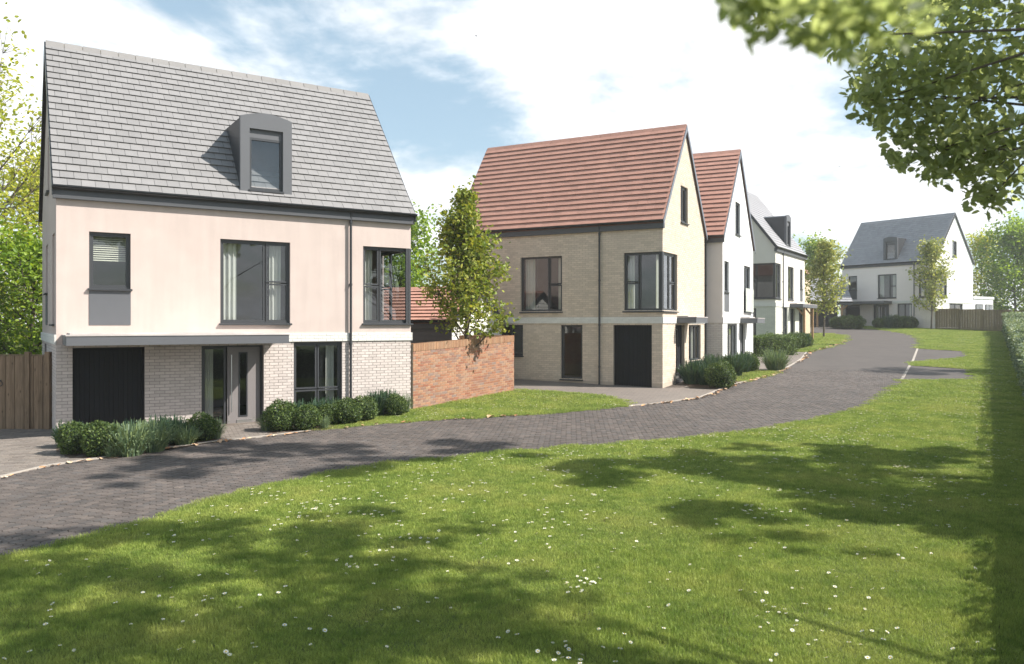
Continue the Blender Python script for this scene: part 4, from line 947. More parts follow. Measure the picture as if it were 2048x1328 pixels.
def tree(name, label, cat, loc, H, env, nlimb, n_leaf, leaf, lm, bark, r0=.09, first=.25, seed=1, el=(.5, 1.1), clump=.22, up=.3, group=None, tpl=LEAF6, tf=LEAF6F, twigs=5, lean=0.0, prune=None):
    """env(t)-> crown radius at height fraction t"""
    r = np.random.default_rng(seed); root = empty(name, loc, 0, label=label, cat=cat, group=group)
    mb = MB(); tr = [Vector((lean * z + .05 * math.sin(z * 1.3 + seed), .05 * math.cos(z * 1.1 + seed * 2) - .05 * math.cos(seed * 2), z)) for z in np.linspace(-.2, H * .97, 14)]
    mb.tube(tr, list(np.linspace(r0, .008, 14)), 8)
    mb.build('trunk', bark, root)
    lb = MB(); spots = []
    def trunk_at(z): return tr[0].lerp(tr[-1], 0) if z < 0 else tr[min(13, int(z / (H * .97) * 13))]
    for i in range(nlimb):
        t = first + (1 - first) * ((i + .5) / nlimb) ** 1.05 * .95; z = H * t; a = i * 2.399 + r.normal() * .3
        e = el[0] + (el[1] - el[0]) * t + r.normal() * .1
        # limb reaches the envelope
        p = Vector(trunk_at(z)); d = Vector((math.cos(a) * math.cos(e), math.sin(a) * math.cos(e), math.sin(e)))
        Lm = max(.15, env(min(1, t + .12)) * r.uniform(.8, 1.12) / max(.35, math.cos(e))); Lm = min(Lm, H * .45)
        pts = [p]; dd = d.copy(); n = 6
        for k in range(n):
            dd = (dd + Vector((r.normal() * .1, r.normal() * .1, .07))).normalized(); pts.append(pts[-1] + dd * Lm / n)
        rr = max(.012, r0 * .5 * (1 - t * .7)); lb.tube(pts, list(np.linspace(rr, .004, n + 1)), 5, cap=False)
        for k in range(1, n + 1):
            spots.append(pts[k])
            for q in range(twigs if k > 1 else 1):
                td = (dd + Vector(r.normal(size=3)) * .75).normalized(); tl = Lm * r.uniform(.12, .30); e2 = pts[k] + td * tl
                lb.tube([pts[k], pts[k] + td * tl * .5 + Vector((0, 0, .02)), e2], [rr * .3, rr * .2, .003], 4, cap=False); spots += [e2, pts[k] + td * tl * .55, e2]
    for z in np.linspace(H * .82, H * .99, 8): spots += [trunk_at(z) + Vector(r.normal(size=3)) * .06] * 3
    lb.build('limbs', bark, root)
    S = np.array([list(s) for s in spots]); P = S[r.integers(len(S), size=n_leaf)] + r.normal(size=(n_leaf, 3)) * clump * np.array([1, 1, .8])
    P = P[P[:, 2] > H * (prune or first * .8)]
    V, Fc = leaves(P, leaf, tpl, tf, up, r=r); link('crown', np_mesh('crown', V, Fc, lm), root); return root
# the young tree over the brick wall
tp = at(930, 690, 25.35)
tree('maple_tree', 'young maple with upright limbs growing behind the brick garden wall', 'tree', (tp.x, tp.y, g(25.35)), 6.85,
     lambda t: 1.95 * math.sin(math.pi * min(1, max(.02, (t - .04) * .96))) ** .7 * max(.12, 1.22 - 1.12 * t), 28, 10500, .13, M['leaf_maple'], M['bark'], .085, .25, 5, (.55, 1.3), .13, .1, twigs=5, prune=.285)
# two street trees by the far road
def street(px, py, H, w, seed, label):
    x, y = gp(px, py)
    return tree('street_tree', label, 'tree', (x, y, g(y)), H, lambda t: w * math.sin(math.pi * min(1, max(.05, (t - .12) * 1.08))) ** .7 * (1.1 - .5 * t), 26, 3600, .20, M['leaf_street'], M['bark'], .075, .26, seed, (.5, 1.2), .2, .2, twigs=4)
street(1649, 675, 6.7, 1.55, 11, 'slim street tree on the small grass island left of the road')
street(1863, 659, 7.3, 1.75, 12, 'slim street tree standing in front of the far white house')
# trees at the left, behind the fence
tree('garden_tree', 'tall airy yellow-green tree at the far left behind the fence', 'tree', (-18.5, 27.0, .2), 10.2, lambda t: 3.0 * math.sin(math.pi * min(1, max(.05, t * .95))) ** .6, 26, 5600, .15, M['leaf_spring'], M['bark'], .16, .2, 21, (.3, 1.1), .38, .2)
tree('garden_tree', 'leafy green tree low behind the fence left of the pink house', 'tree', (-16.2, 26.5, .2), 5.2, lambda t: 2.2 * math.sin(math.pi * min(1, max(.1, t * .9 + .1))) ** .5, 20, 8000, .15, M['leaf_green'], M['bark'], .12, .1, 22, (.1, 1.0), .35, .2)
tree('garden_tree', 'dark green bushy tree at the left edge behind the fence gate', 'tree', (-17.4, 24.0, .1), 4.4, lambda t: 1.7 * math.sin(math.pi * min(1, max(.1, t * .9 + .1))) ** .5, 18, 7500, .13, M['leaf_dark'], M['bark'], .1, .1, 23, (.1, 1.0), .3, .2)
tree('garden_tree', 'pale spring-green tree further back behind the left fence', 'tree', (-21.5, 36.0, .6), 8.0, lambda t: 3.2 * math.sin(math.pi * min(1, max(.1, t * .9 + .05))) ** .5, 24, 8000, .2, M['leaf_spring'], M['bark'], .14, .1, 24, (.2, 1.0), .45, .2)
# bright tree between the pink and the buff house
tree('garden_tree', 'bright green tree in the gap between the pink house and the garage', 'tree', (-8.2, 50.0, 1.4), 7.2, lambda t: 3.0 * math.sin(math.pi * min(1, max(.1, t * .9 + .08))) ** .5, 22, 8000, .24, M['leaf_green'], M['bark'], .14, .12, 25, (.2, 1.1), .5, .2)
tree('garden_tree', 'yellow-green tree seen past the right edge of the pink house', 'tree', (-12.5, 44.0, 1.2), 6.6, lambda t: 2.4 * math.sin(math.pi * min(1, max(.1, t * .9 + .08))) ** .5, 20, 6000, .22, M['leaf_spring'], M['bark'], .12, .12, 26, (.2, 1.1), .45, .2)
# trees behind the far fence
def bgtree(px, y, H, w, m, seed, label, n=7000, lf=.3, cl=.5, first=.15):
    tree('garden_tree', label, 'tree', ((px - CX) / F_PX * y, y, g(y)), H, lambda t: w * math.sin(math.pi * min(1, max(.1, t * .9 + .08))) ** .5, 24, n, lf, M[m], M['bark'], .16, first, seed, (.3, 1.1), cl, .2)
bgtree(1962, 92, 10.0, 2.6, 'leaf_spring', 31, 'thin pale tree just right of the far white house', 4200, .26, .45, .2)
bgtree(2030, 88, 9.6, 4.0, 'leaf_green', 32, 'dense bright green tree behind the fence at the right edge', 11000, .32, .5, .05)
bgtree(1632, 84, 8.0, 2.4, 'leaf_green', 33, 'green tree behind the carport between the two far houses', 5000, .28, .45, .1)

# ---- shrubs
def ball_mesh(name, r, n, lf, m, seed, squash=.9):
    q = np.random.default_rng(seed); d = q.normal(size=(n, 3)); d /= np.linalg.norm(d, axis=1)[:, None]; 
    rad = r * (1 - np.abs(q.normal(size=n)) * .10) * (1 + .07 * np.sin(d[:, 0] * 5 + seed) + .06 * np.sin(d[:, 1] * 6 + d[:, 2] * 4 + seed * 2))
    P = d * rad[:, None]; P[:, 2] = P[:, 2] * squash + r * squash * .92; P = P[P[:, 2] > .01]; 
    V, Fc = leaves(P, lf, LEAF4, LEAF4F, .0, r=q); return np_mesh(name, V, Fc, m)
def core_mesh(name, r, squash, m):
    vs = []; fs = []; nu, nv = 10, 6
    for j in range(nv + 1):
        for i in range(nu): 
            th = math.pi * j / nv; ph = 2 * math.pi * i / nu; vs.append((r * math.sin(th) * math.cos(ph), r * math.sin(th) * math.sin(ph), r * squash * (math.cos(th) + .95)))
    for j in range(nv):
        for i in range(nu): fs.append((j * nu + i, (j + 1) * nu + i, (j + 1) * nu + (i + 1) % nu, j * nu + (i + 1) % nu))
    return np_mesh(name, vs, fs, m, True)
BALL = [ball_mesh('foliage', .36, 3400, .042, M['leaf_box'], s) for s in (1, 2, 3)]
BALLC = core_mesh('inner_branches', .28, .9, M['hedge_core'])
def spike_mesh(name, R, H, n, m, seed, wid=.018, stiff=.75):
    q = np.random.default_rng(seed); a = q.uniform(0, 2 * math.pi, n); rr = R * .55 * np.sqrt(q.uniform(0, 1, n)); out = q.uniform(0, 1, n) ** .8
    base = np.stack([rr * np.cos(a), rr * np.sin(a), np.zeros(n)], 1); dr = np.stack([np.cos(a), np.sin(a), np.zeros(n)], 1)
    h = H * q.uniform(.55, 1.05, n) * (1 - .35 * out); lean = (R * .75 * out)[:, None] * dr
    side = np.stack([-np.sin(a + q.normal(size=n)), np.cos(a + q.normal(size=n)), np.zeros(n)], 1) * wid * q.uniform(.6, 1.3, n)[:, None] * .5
    up = np.stack([0 * h, 0 * h, h], 1); p1 = base + lean * .35 + up * .55; p2 = base + lean + up
    V = np.stack([base - side, base + side, p1 + side * 1.4, p1 - side * 1.4, p2 + side * .6, p2 - side * .6], 1)
    Fc = np.array([(0, 1, 2, 3), (3, 2, 4, 5)]); Fc = (Fc[None] + (np.arange(n) * 6)[:, None, None]).reshape(-1, 4)
    V = V.reshape(-1, 3)
    # small leaves up the stems
    k = q.integers(n, size=n * 5); t = q.uniform(.15, 1, n * 5); P = base[k] + lean[k] * (t ** 1.3)[:, None] + up[k] * t[:, None] + q.normal(size=(n * 5, 3)) * .012
    V2, F2 = leaves(P, .05, LEAF4 * np.array([.45, 1, 1]), LEAF4F, .9, r=q)
    return np_mesh(name, np.concatenate([V, V2]), np.concatenate([Fc, F2 + len(V)]), m)
LAV = [spike_mesh('foliage', .38, .62, 420, M['leaf_lav'], s) for s in (1, 2)]
ROS = [spike_mesh('foliage', .36, .66, 520, M['leaf_rose'], s, .022) for s in (3, 4)]
TUF = [spike_mesh('foliage', .30, .60, 220, M['leaf_lav'], 5, .010)]
def plant(kind, px, py, s, label, group=None, dy=0):
    x, y = gp(px, py); y += dy; z = g(y) + .0
    nm, cat = {'ball': ('box_shrub', 'shrub'), 'lav': ('lavender', 'plant'), 'ros': ('rosemary_bush', 'shrub'), 'tuft': ('grass_plant', 'plant')}[kind]
    root = empty(nm, (x, y, z), float(rng.uniform(0, 6.28)), label=label, cat=cat, group=group); root.scale = (s * float(rng.uniform(.95, 1.08)), s, s * float(rng.uniform(.94, 1.06)))
    pool = {'ball': BALL, 'lav': LAV, 'ros': ROS, 'tuft': TUF}[kind]
    link('foliage', pool[int(rng.integers(len(pool)))], root)
    if kind == 'ball': link('inner_branches', BALLC, root)
B1 = 'in the bed by the pink house garage door'
for a in [('ball', 152, 908, 1.0, 'leftmost round box shrub at the corner of the pink house'),
          ('ros', 140, 895, .85, 'dark rosemary behind the leftmost box shrub at the corner of the pink house'),
          ('ball', 205, 912, 1.02, 'second round box shrub from the left, before the pink house garage door'),
          ('tuft', 225, 915, .6, 'small pale tuft at the foot of the second box shrub from the left'),
          ('lav', 258, 911, 1.15, 'pale green lavender spilling over the kerb, left of a pair before the garage door'),
          ('ros', 268, 893, .9, 'dark rosemary behind the left lavender before the pink house garage door'),
          ('lav', 303, 903, 1.05, 'pale green lavender spilling over the kerb, right of a pair before the garage door'),
          ('ros', 318, 890, 1.0, 'dark upright rosemary right of the two lavenders, under the cream brick pier'),
          ('ros', 345, 887, 1.0, 'dark upright rosemary left of the round shrub by the front door'),
          ('lav', 370, 890, .8, 'small pale lavender between rosemary and the round shrub by the front door'),
          ('ball', 402, 882, 1.0, 'round box shrub just left of the pink house front door'),
          ('tuft', 428, 878, .85, 'thin pale grass tuft at the left of the pink house doorstep'),
          ('tuft', 537, 862, .9, 'thin grass tuft just right of the pink house front door'),
          ('ball', 562, 862, 1.12, 'round box shrub just right of the pink house front door'),
          ('ros', 590, 850, 1.0, 'dark rosemary behind the shrubs right of the pink house front door'),
          ('ball', 612, 860, .98, 'second round box shrub to the right of the pink house front door'),
          ('ros', 640, 846, 1.0, 'dark rosemary below the ground floor window of the pink house, left half'),
          ('tuft', 648, 858, .6, 'small pale plant at the front of the bed under the ground floor window'),
          ('ball', 655, 850, .8, 'low box shrub under the middle of the pink house ground floor window'),
          ('ros', 672, 842, 1.0, 'dark rosemary below the ground floor window of the pink house, right half'),
          ('ball', 693, 848, 1.05, 'round box shrub in front of the pink house downpipe'),
          ('ball', 728, 842, 1.05, 'round box shrub to the right of the pink house downpipe'),
          ('ros', 752, 832, 1.1, 'tall dark rosemary under the pink house corner window, left of a pair'),
          ('ros', 775, 829, 1.1, 'tall dark rosemary under the pink house corner window, right of a pair'),
          ('ball', 790, 832, .9, 'last round box shrub at the right corner of the pink house'),
          ('tuft', 806, 826, 1.0, 'pale feathery grass at the right corner of the pink house'),
          ('ros', 1385, 768, 1.35, 'large dark rosemary beside the buff house front door'),
          ('ros', 1412, 770, 1.2, 'dark rosemary in the middle of the bed before the buff house'),
          ('ball', 1442, 776, 1.45, 'big round box shrub at the kerb before the buff house'),
          ('ros', 1425, 755, 1.4, 'dark rosemary under the buff house ground floor gable window'),
          ('ball', 1452, 752, 1.2, 'box shrub behind the big round one before the buff house'),
          ('ros', 1468, 752, 1.4, 'dark rosemary between the buff and white houses, at the front'),
          ('ros', 1485, 745, 1.35, 'dark rosemary before the white house front door'),
          ('ball', 1497, 743, 1.25, 'round box shrub at the corner of the white house'),
          ('lav', 1551, 741, 1.55, 'loose lavender bush by the kerb in front of the clipped low hedge'),
          ('ball', 1583, 701, 1.5, 'round box shrub right of the clipped low hedge by the green house'),
          ('ball', 1597, 697, 1.4, 'round box shrub in the middle under the green house canopy'),
          ('ros', 1602, 696, 1.5, 'dark rosemary under the green house canopy'),
          ('ball', 1609, 694, 1.35, 'last round box shrub at the oak posts of the green house'),
          ('ball', 1672, 657, 1.6, 'leftmost dark shrub in front of the far house by the carport'),
          ('ball', 1684, 657.5, 1.7, 'second dark shrub in front of the far house garage door'),
          ('ball', 1699, 658, 1.9, 'third dark shrub in front of the far house garage door'),
          ('ball', 1714, 658, 1.8, 'dark shrub at the right end of the far house garage bed'),
          ('ball', 1758, 657, 1.5, 'dark shrub just left of the far house front door path'),
          ('ros', 1775, 657, 1.8, 'spiky dark bush in front of the far house front door'),
          ('ball', 1792, 657, 1.7, 'left dark shrub under the far house ground floor window'),
          ('ball', 1808, 657, 1.7, 'middle dark shrub under the far house ground floor window'),
          ('ball', 1822, 657, 1.6, 'right dark shrub under the far house ground floor window')]: plant(*a)
# soil of the beds
def bed(pxs, dz=.018): sheet('flower_bed', [gp(*p) for p in pxs], dz, M['soil'])
bed([(112, 905), (140, 918), (230, 918), (320, 903), (440, 884), (430, 872), (300, 872), (118, 878)])
bed([(528, 872), (600, 866), (700, 853), (812, 832), (806, 822), (560, 850)])
bed([(1365, 765), (1380, 776), (1450, 780), (1480, 766), (1500, 745), (1440, 742), (1400, 752)])

# ---- hedges
def hedge(name, label, A, B, th, H, n, lf, m, seed, zoff=0, left=True):
    q = np.random.default_rng(seed); A = np.array(A); B = np.array(B); d = B - A; L = np.linalg.norm(d); d /= L; nrm = np.array([d[1], -d[0]])
    root = empty(name, (A[0], A[1], g(A[1])), 0, label=label, cat='hedge')
    def place(s, t, z):
        x = A[0] + d[0] * s + nrm[0] * t; y = A[1] + d[1] * s + nrm[1] * t; return np.stack([x - A[0], y - A[1], gz(y) + z - g(A[1])], 1)
    ns = max(4, int(L / .8)); S = np.linspace(.1, L - .1, ns); prof = [(.1, 0), (.08, H * .5), (.12, H - .12), (th * .5, H - .06), (th - .12, H - .12), (th - .08, H * .5), (th - .1, 0)]
    vs = []
    for s in S:
        for t, z in prof: vs.append(place(np.array([s]), np.array([t + q.normal() * .02]), np.array([z + q.normal() * .02 * (z > 0)]))[0])
    k = len(prof); fs = [(i * k + j, i * k + j + 1, (i + 1) * k + j + 1, (i + 1) * k + j) for i in range(ns - 1) for j in range(k - 1)]
    link('inner_branches', np_mesh('inner_branches', vs, fs, M['hedge_core']), root)
    for e in (0, ns - 1): MB().add([vs[e * k + j] for j in range(k)], [tuple(range(k))]).build('inner_branches', M['hedge_core'], root)
    per = 2 * H + th; u = q.uniform(0, per, n); s = q.uniform(0, L, n); end = q.uniform(0, 1, n) < min(.3, th / (L + th) * .9)
    t = np.where(u < H, 0, np.where(u < H + th, u - H, th)); z = np.where(u < H, u, np.where(u < H + th, H, per - u))
    t = np.where(end, q.uniform(0, th, n), t); z = np.where(end, q.uniform(0, H, n), z); s = np.where(end, np.where(q.uniform(0, 1, n) < .5, 0.0, L), s)
    wob = .05 * np.sin(s * 2.1 + z * 3 + seed) + .04 * np.sin(s * 5.3 - z * 4)
    P = place(s + q.normal(size=n) * .05, t + wob + q.normal(size=n) * .05, z + wob + q.normal(size=n) * .045 - .02)
    V, Fc = leaves(P, lf, LEAF4, LEAF4F, .2, r=q); link('foliage', np_mesh('foliage', V, Fc, m), root); return root
def hx(y): return HEDGE_A + HEDGE_B * y
hedge('hedge', 'taller silver-green end of the clipped hedge against the far fence', (hx(56.5), 56.5), (hx(61.8), 61.8), 1.6, 1.52, 9000, .11, M['leaf_hedge'], 1)
hedge('hedge', 'long clipped silver-green hedge along the right edge of the lawn', (hx(1.0), 1.0), (hx(56.2), 56.2), 1.4, 1.32, 60000, .10, M['leaf_hedge'], 2)
ha = gp(1500, 712); hb_ = gp(1573, 708)
hedge('hedge', 'low clipped dark hedge in front of the green house', ha, hb_, -.7 if False else .7, 1.0, 9000, .06, M['leaf_privet'], 3)

# ---- the big tree that overhangs the lawn from the right, and its neighbours along the hedge
FOL = [(1405, -60), (1440, 15), (1480, 45), (1490, 85), (1515, 110), (1545, 85), (1600, 90), (1640, 82), (1668, 130), (1690, 100), (1700, 150), (1690, 195), (1735, 260), (1775, 285), (1770, 320), (1808, 370), (1830, 330), (1875, 410), (1905, 340), (1935, 395), (1965, 432), (2000, 405), (2100, 380), (2100, -60)]
def outside_view(P, margin=0):
    y = np.maximum(P[:, 1], .2); px = CX + F_PX * P[:, 0] / y; py = HY - F_PX * (P[:, 2] - CAM_H) / y
    vis = (P[:, 1] > .2) & (px > -40) & (px < 2110) & (py > -60) & (py < 1400)
    return ~vis, px, py
def shade_tree(label, trunk, r0, H, clumps, n_per, leaf, seed, mt, group=None, allow=False, see_n=0):
    q = np.random.default_rng(seed); root = empty('overhanging_tree' if allow else 'hedgerow_tree', (trunk[0], trunk[1], g(trunk[1])), 0, label=label, cat='tree', group=group)
    o = np.array([trunk[0], trunk[1], g(trunk[1])]); mb = MB()
    tr = [Vector((.12 * math.sin(z * .6 + seed), .12 * math.cos(z * .5 + seed), z)) for z in np.linspace(-.3, H * .75, 9)]; mb.tube(tr, list(np.linspace(r0, r0 * .3, 9)), 10); mb.build('trunk', M['bark'], root)
    lb = MB(); allP = []
    for c in clumps:
        c = np.array(c[:3] + tuple(c[3:])); ctr = c[:3]; rad = c[3]
        a = tr[min(8, 3 + int(q.integers(4)))]; e = Vector(ctr - o); mid = a.lerp(e, .5) + Vector((q.normal() * .5, q.normal() * .5, .4))
        if len(allP) % 35 == 0 or ctr[2] < 5.2: lb.tube([a, a.lerp(mid, .5) + Vector((0, 0, .15)), mid, mid.lerp(e, .5) + Vector((0, 0, .1)), e], [r0 * .2, r0 * .11, r0 * .07, r0 * .04, .005], 6, cap=False)
        n = int(n_per * (c[4] if len(c) > 4 else 1)); d = q.normal(size=(n, 3)); d /= np.linalg.norm(d, axis=1)[:, None]; P = ctr + d * (rad * q.uniform(.15, 1, n) ** .45)[:, None] * np.array([1, 1, .75])
        # gaps: thin the clump by a coarse 3D pattern
        gpat = np.sin(P[:, 0] * 3.1 + seed) + np.sin(P[:, 1] * 2.7 + 1.3 * seed) + np.sin(P[:, 2] * 3.3)
        P = P[(gpat + q.normal(size=n) * .6 > -.5) | ((rad < .8) & (ctr[2] > 5.5)) | (rad < .15) | (ctr[2] > 4.9)]
        out, px, py = outside_view(P); keep = out | (inpoly(px + q.normal(size=len(P)) * 10, py + q.normal(size=len(P)) * 10, FOL) if allow else False)
        allP.append(P[keep])
    P = np.concatenate(allP) - o
    V, Fc = leaves(P, leaf * np.where(np.linalg.norm((P + o)[:, :2], axis=1) < 2.2, .42, 1.0), LEAF6, LEAF6F, .2, r=q); link('crown', np_mesh('crown', V, Fc, mt), root)
    V = np.array([list(v) for v in lb.v]) if lb.v else np.zeros((0, 3))
    Wd = V + o; out, px, py = outside_view(Wd); ok = out | (inpoly(px, py, FOL) & (Wd[:, 1] > 5.0) & (py > 60))
    fs = [f for f in lb.f if all(ok[i] for i in f)]; lb.mi = [0] * len(fs); lb.sm = [True] * len(fs); lb.f = fs; lb.build('limbs', M['bark'], root)
    return root
cl = []
def scatter(n, x0, x1, y0, y1, z0, z1, r0=.3, r1=.75, gap=None, q=np.random.default_rng(77)):
    out = []
    while len(out) < n * 7:
        x, y, z, r = q.uniform(x0, x1), q.uniform(y0, y1), q.uniform(z0, z1), q.uniform(r0, r1)
        if gap and math.hypot(x - 1.058 * z - gap[0], y + .152 * z - gap[1]) < gap[2] + r: continue
        for _ in range(7):
            o_ = q.normal(size=3) * r * .62; rs = r * q.uniform(.22, .55)
            out.append((float(x + o_[0]), float(y + o_[1]), float(z + o_[2] * .5), float(rs), float(4.5 * rs * rs)))
    return out
cl += scatter(70, .2, 9.5, 3.2, 9.4, 6.0, 8.6, gap=(.8, 8.4, 1.5)) + scatter(16, 1.5, 7.5, 4.0, 7.4, 6.0, 8.0)
for (px, py, y, r_, k) in [(1740, 70, 5.6, .5, 1.4), (1800, 60, 6.2, .55, 1.5), (1880, 60, 6.0, .6, 1.5), (1960, 80, 6.4, .6, 1.5), (2040, 60, 6.0, .6, 1.5), (1790, 190, 6.0, .42, 1.2), (1860, 190, 6.3, .5, 1.5), (1940, 210, 6.0, .55, 1.6), (2030, 200, 6.4, .6, 1.6), (1870, 300, 6.0, .34, 1.0), (1930, 320, 6.2, .36, 1.1), (2000, 330, 6.0, .42, 1.2), (2050, 330, 6.2, .4, 1.0), (1975, 400, 6.0, .16, .35), (1740, 200, 6.0, .25, .5), (1820, 300, 6.1, .25, .5), (1450, -10, 1.25, .09, .35), (1525, 15, 1.2, .1, .5), (1590, 20, 1.2, .1, .5), (1650, 25, 1.25, .1, .5), (1710, 30, 1.3, .1, .45), (1780, 10, 1.3, .1, .4)]:
    p = at(px, py, y); cl.append((p.x, p.y, p.z, r_, k * (.55 if y > 4 else .42)))
shade_tree('big tree whose leafy branches hang into the top right corner', (7.4, 4.2), .32, 9, cl, 520, .074, 3, M['leaf_over'], allow=True)
def hedgerow(label, c, r_, zlo, zhi, n, seed, npc=420, leaf=.16, extra=()):
    q = np.random.default_rng(seed); L_ = []
    for i in range(n):
        a = q.uniform(0, 6.28); rr = r_ * math.sqrt(q.uniform(0, 1)); L_.append((c[0] + rr * math.cos(a), c[1] + rr * math.sin(a), float(q.uniform(zlo, zhi)), float(q.uniform(.6, 1.2))))
    shade_tree(label, c, .25, zhi, L_ + list(extra), npc, leaf, seed, M['leaf_dark'], group='trees beyond the hedge whose shadows cross the lawn')
SHADE = 'hedgerow tree just beyond the right edge, seen by its shadow on the lawn'
hedgerow(SHADE, (13.2, 12.2), .6, 7.0, 9.0, 3, 41, extra=scatter(34, 9.2, 15.6, 8.8, 15.6, 5.0, 9.0, .35, .9) + scatter(13, 4.0, 10.5, 11.5, 15.8, 10.5, 12.5, .4, .8))
hedgerow(SHADE, (27.0, 31.5), 1.6, 8.0, 11.0, 8, 43)
hedgerow(SHADE, (33.5, 37.5), 1.2, 9.0, 11.0, 6, 44)

# ------------------------------------------------------------------ grass, daisies, fallen leaves
def patch_mesh(seed, n=260, R=.17, H=.042, w=.0038):
    q = np.random.default_rng(seed); a = q.uniform(0, 6.28, n); rr = R * np.sqrt(q.uniform(0, 1, n)); b = np.stack([rr * np.cos(a), rr * np.sin(a), np.zeros(n)], 1)
    h = H * q.uniform(.5, 1.15, n); la = q.uniform(0, 6.28, n); lean = np.stack([np.cos(la), np.sin(la), 0 * la], 1) * (h * q.uniform(.15, .8, n))[:, None]
    sa = q.uniform(0, 6.28, n); sd = np.stack([np.cos(sa), np.sin(sa), 0 * sa], 1) * w * q.uniform(.7, 1.4, n)[:, None] * .5
    up = np.stack([0 * h, 0 * h, h], 1)
    V = np.stack([b - sd, b + sd, b + lean * .35 + up * .6 + sd * .8, b + lean * .35 + up * .6 - sd * .8, b + lean + up], 1).reshape(-1, 3)
    k = np.arange(n) * 5
    Fq = np.stack([k, k + 1, k + 2, k + 3], 1); Ft = np.stack([k + 3, k + 2, k + 4, k + 4], 1)
    me = bpy.data.meshes.new('grass_patch'); me.from_pydata(V.tolist(), [], Fq.tolist() + [t[:3].tolist() for t in Ft]); me.materials.append(M['grass']); me.update(); return me
PATCH = [bpy.data.objects.new('grass_patch_source', patch_mesh(s)) for s in (1, 2, 3)]
def scatter_gn(name, P, rot, scl, var, sources, label, cat):
    me = bpy.data.meshes.new(name); me.vertices.add(len(P)); me.vertices.foreach_set('co', np.asarray(P, np.float32).ravel())
    for nm, ty, arr in (('rot', 'FLOAT_VECTOR', rot), ('scl', 'FLOAT_VECTOR', scl), ('var', 'INT', var)):
        at_ = me.attributes.new(nm, ty, 'POINT'); at_.data.foreach_set('vector' if ty != 'INT' else 'value', np.asarray(arr, np.float32 if ty != 'INT' else np.int32).ravel())
    me.materials.append(M['grass']); o = link(name, me); tag(o, label, cat, kind='stuff')
    ng = bpy.data.node_groups.new(name, 'GeometryNodeTree'); ng.interface.new_socket('Geometry', in_out='INPUT', socket_type='NodeSocketGeometry'); ng.interface.new_socket('Geometry', in_out='OUTPUT', socket_type='NodeSocketGeometry')
    N, Lk = ng.nodes, ng.links; gi = N.new('NodeGroupInput'); go_ = N.new('NodeGroupOutput'); ip = N.new('GeometryNodeInstanceOnPoints'); jn = N.new('GeometryNodeJoinGeometry')
    for s in reversed(sources):
        oi = N.new('GeometryNodeObjectInfo'); oi.inputs['Object'].default_value = s; oi.inputs['As Instance'].default_value = True; Lk.new(oi.outputs['Geometry'], jn.inputs[0])
    def na(nm, ty): n = N.new('GeometryNodeInputNamedAttribute'); n.data_type = ty; n.inputs['Name'].default_value = nm; return n.outputs['Attribute']
    er = N.new('FunctionNodeEulerToRotation'); Lk.new(na('rot', 'FLOAT_VECTOR'), er.inputs[0])
    Lk.new(gi.outputs[0], ip.inputs['Points']); Lk.new(jn.outputs[0], ip.inputs['Instance']); ip.inputs['Pick Instance'].default_value = True
    Lk.new(na('var', 'INT'), ip.inputs['Instance Index']); Lk.new(er.outputs[0], ip.inputs['Rotation']); Lk.new(na('scl', 'FLOAT_VECTOR'), ip.inputs['Scale'])
    Lk.new(ip.outputs[0], go_.inputs[0]); md = o.modifiers.new('scatter', 'NODES'); md.node_group = ng; return o
def lawn_points(dens, y0, y1, margin_px=150):
    X = []; 
    for pl in LAWNS:
        a = np.array(pl); x0, x1 = a[:, 0].min(), a[:, 0].max(); ya, yb = max(y0, a[:, 1].min()), min(y1, a[:, 1].max())
        if yb <= ya: continue
        c_ = 1 / math.sqrt(dens); gx, gy_ = np.meshgrid(np.arange(x0, x1, c_), np.arange(ya, yb, c_)); x = gx.ravel() + rng.uniform(0, c_, gx.size); y = gy_.ravel() + rng.uniform(0, c_, gx.size)
        px = CX + F_PX * x / y; k = inpoly(x, y, pl) & (px > -margin_px) & (px < 2048 + margin_px)
        X.append(np.stack([x[k], y[k]], 1))
    return np.concatenate(X) if X else np.zeros((0, 2))
Pn = []; Sn = []
for (y0, y1, dens, s, hs) in ((5.2, 9, 62, 1.0, 1.0), (9, 14, 46, 1.15, 1.0), (14, 24, 26, 1.5, 1.05), (24, 45, 11, 2.3, 1.2), (45, 74, 6, 3.2, 1.3)):
    p = lawn_points(dens, y0, y1); Pn.append(p); Sn.append(np.repeat([[s, s, hs]], len(p), 0))
Pn = np.concatenate(Pn); Sn = np.concatenate(Sn)
n = len(Pn); Z = gz(Pn[:, 1]) + .010; Sn[:, 2] *= rng.uniform(.75, 1.25, n) * (1 + .25 * np.sin(Pn[:, 0] * 1.7 + Pn[:, 1]) * np.sin(Pn[:, 1] * 2.1))
scatter_gn('grass', np.c_[Pn, Z], np.c_[np.arctan(np.gradient(gz(np.linspace(0, 80, 801)), .1)[np.clip((Pn[:, 1] * 10).astype(int), 0, 800)]), np.zeros(n), rng.uniform(0, 6.28, n)], Sn, rng.integers(0, 3, n), PATCH, 'short mown green grass blades covering the lawns', 'grass')
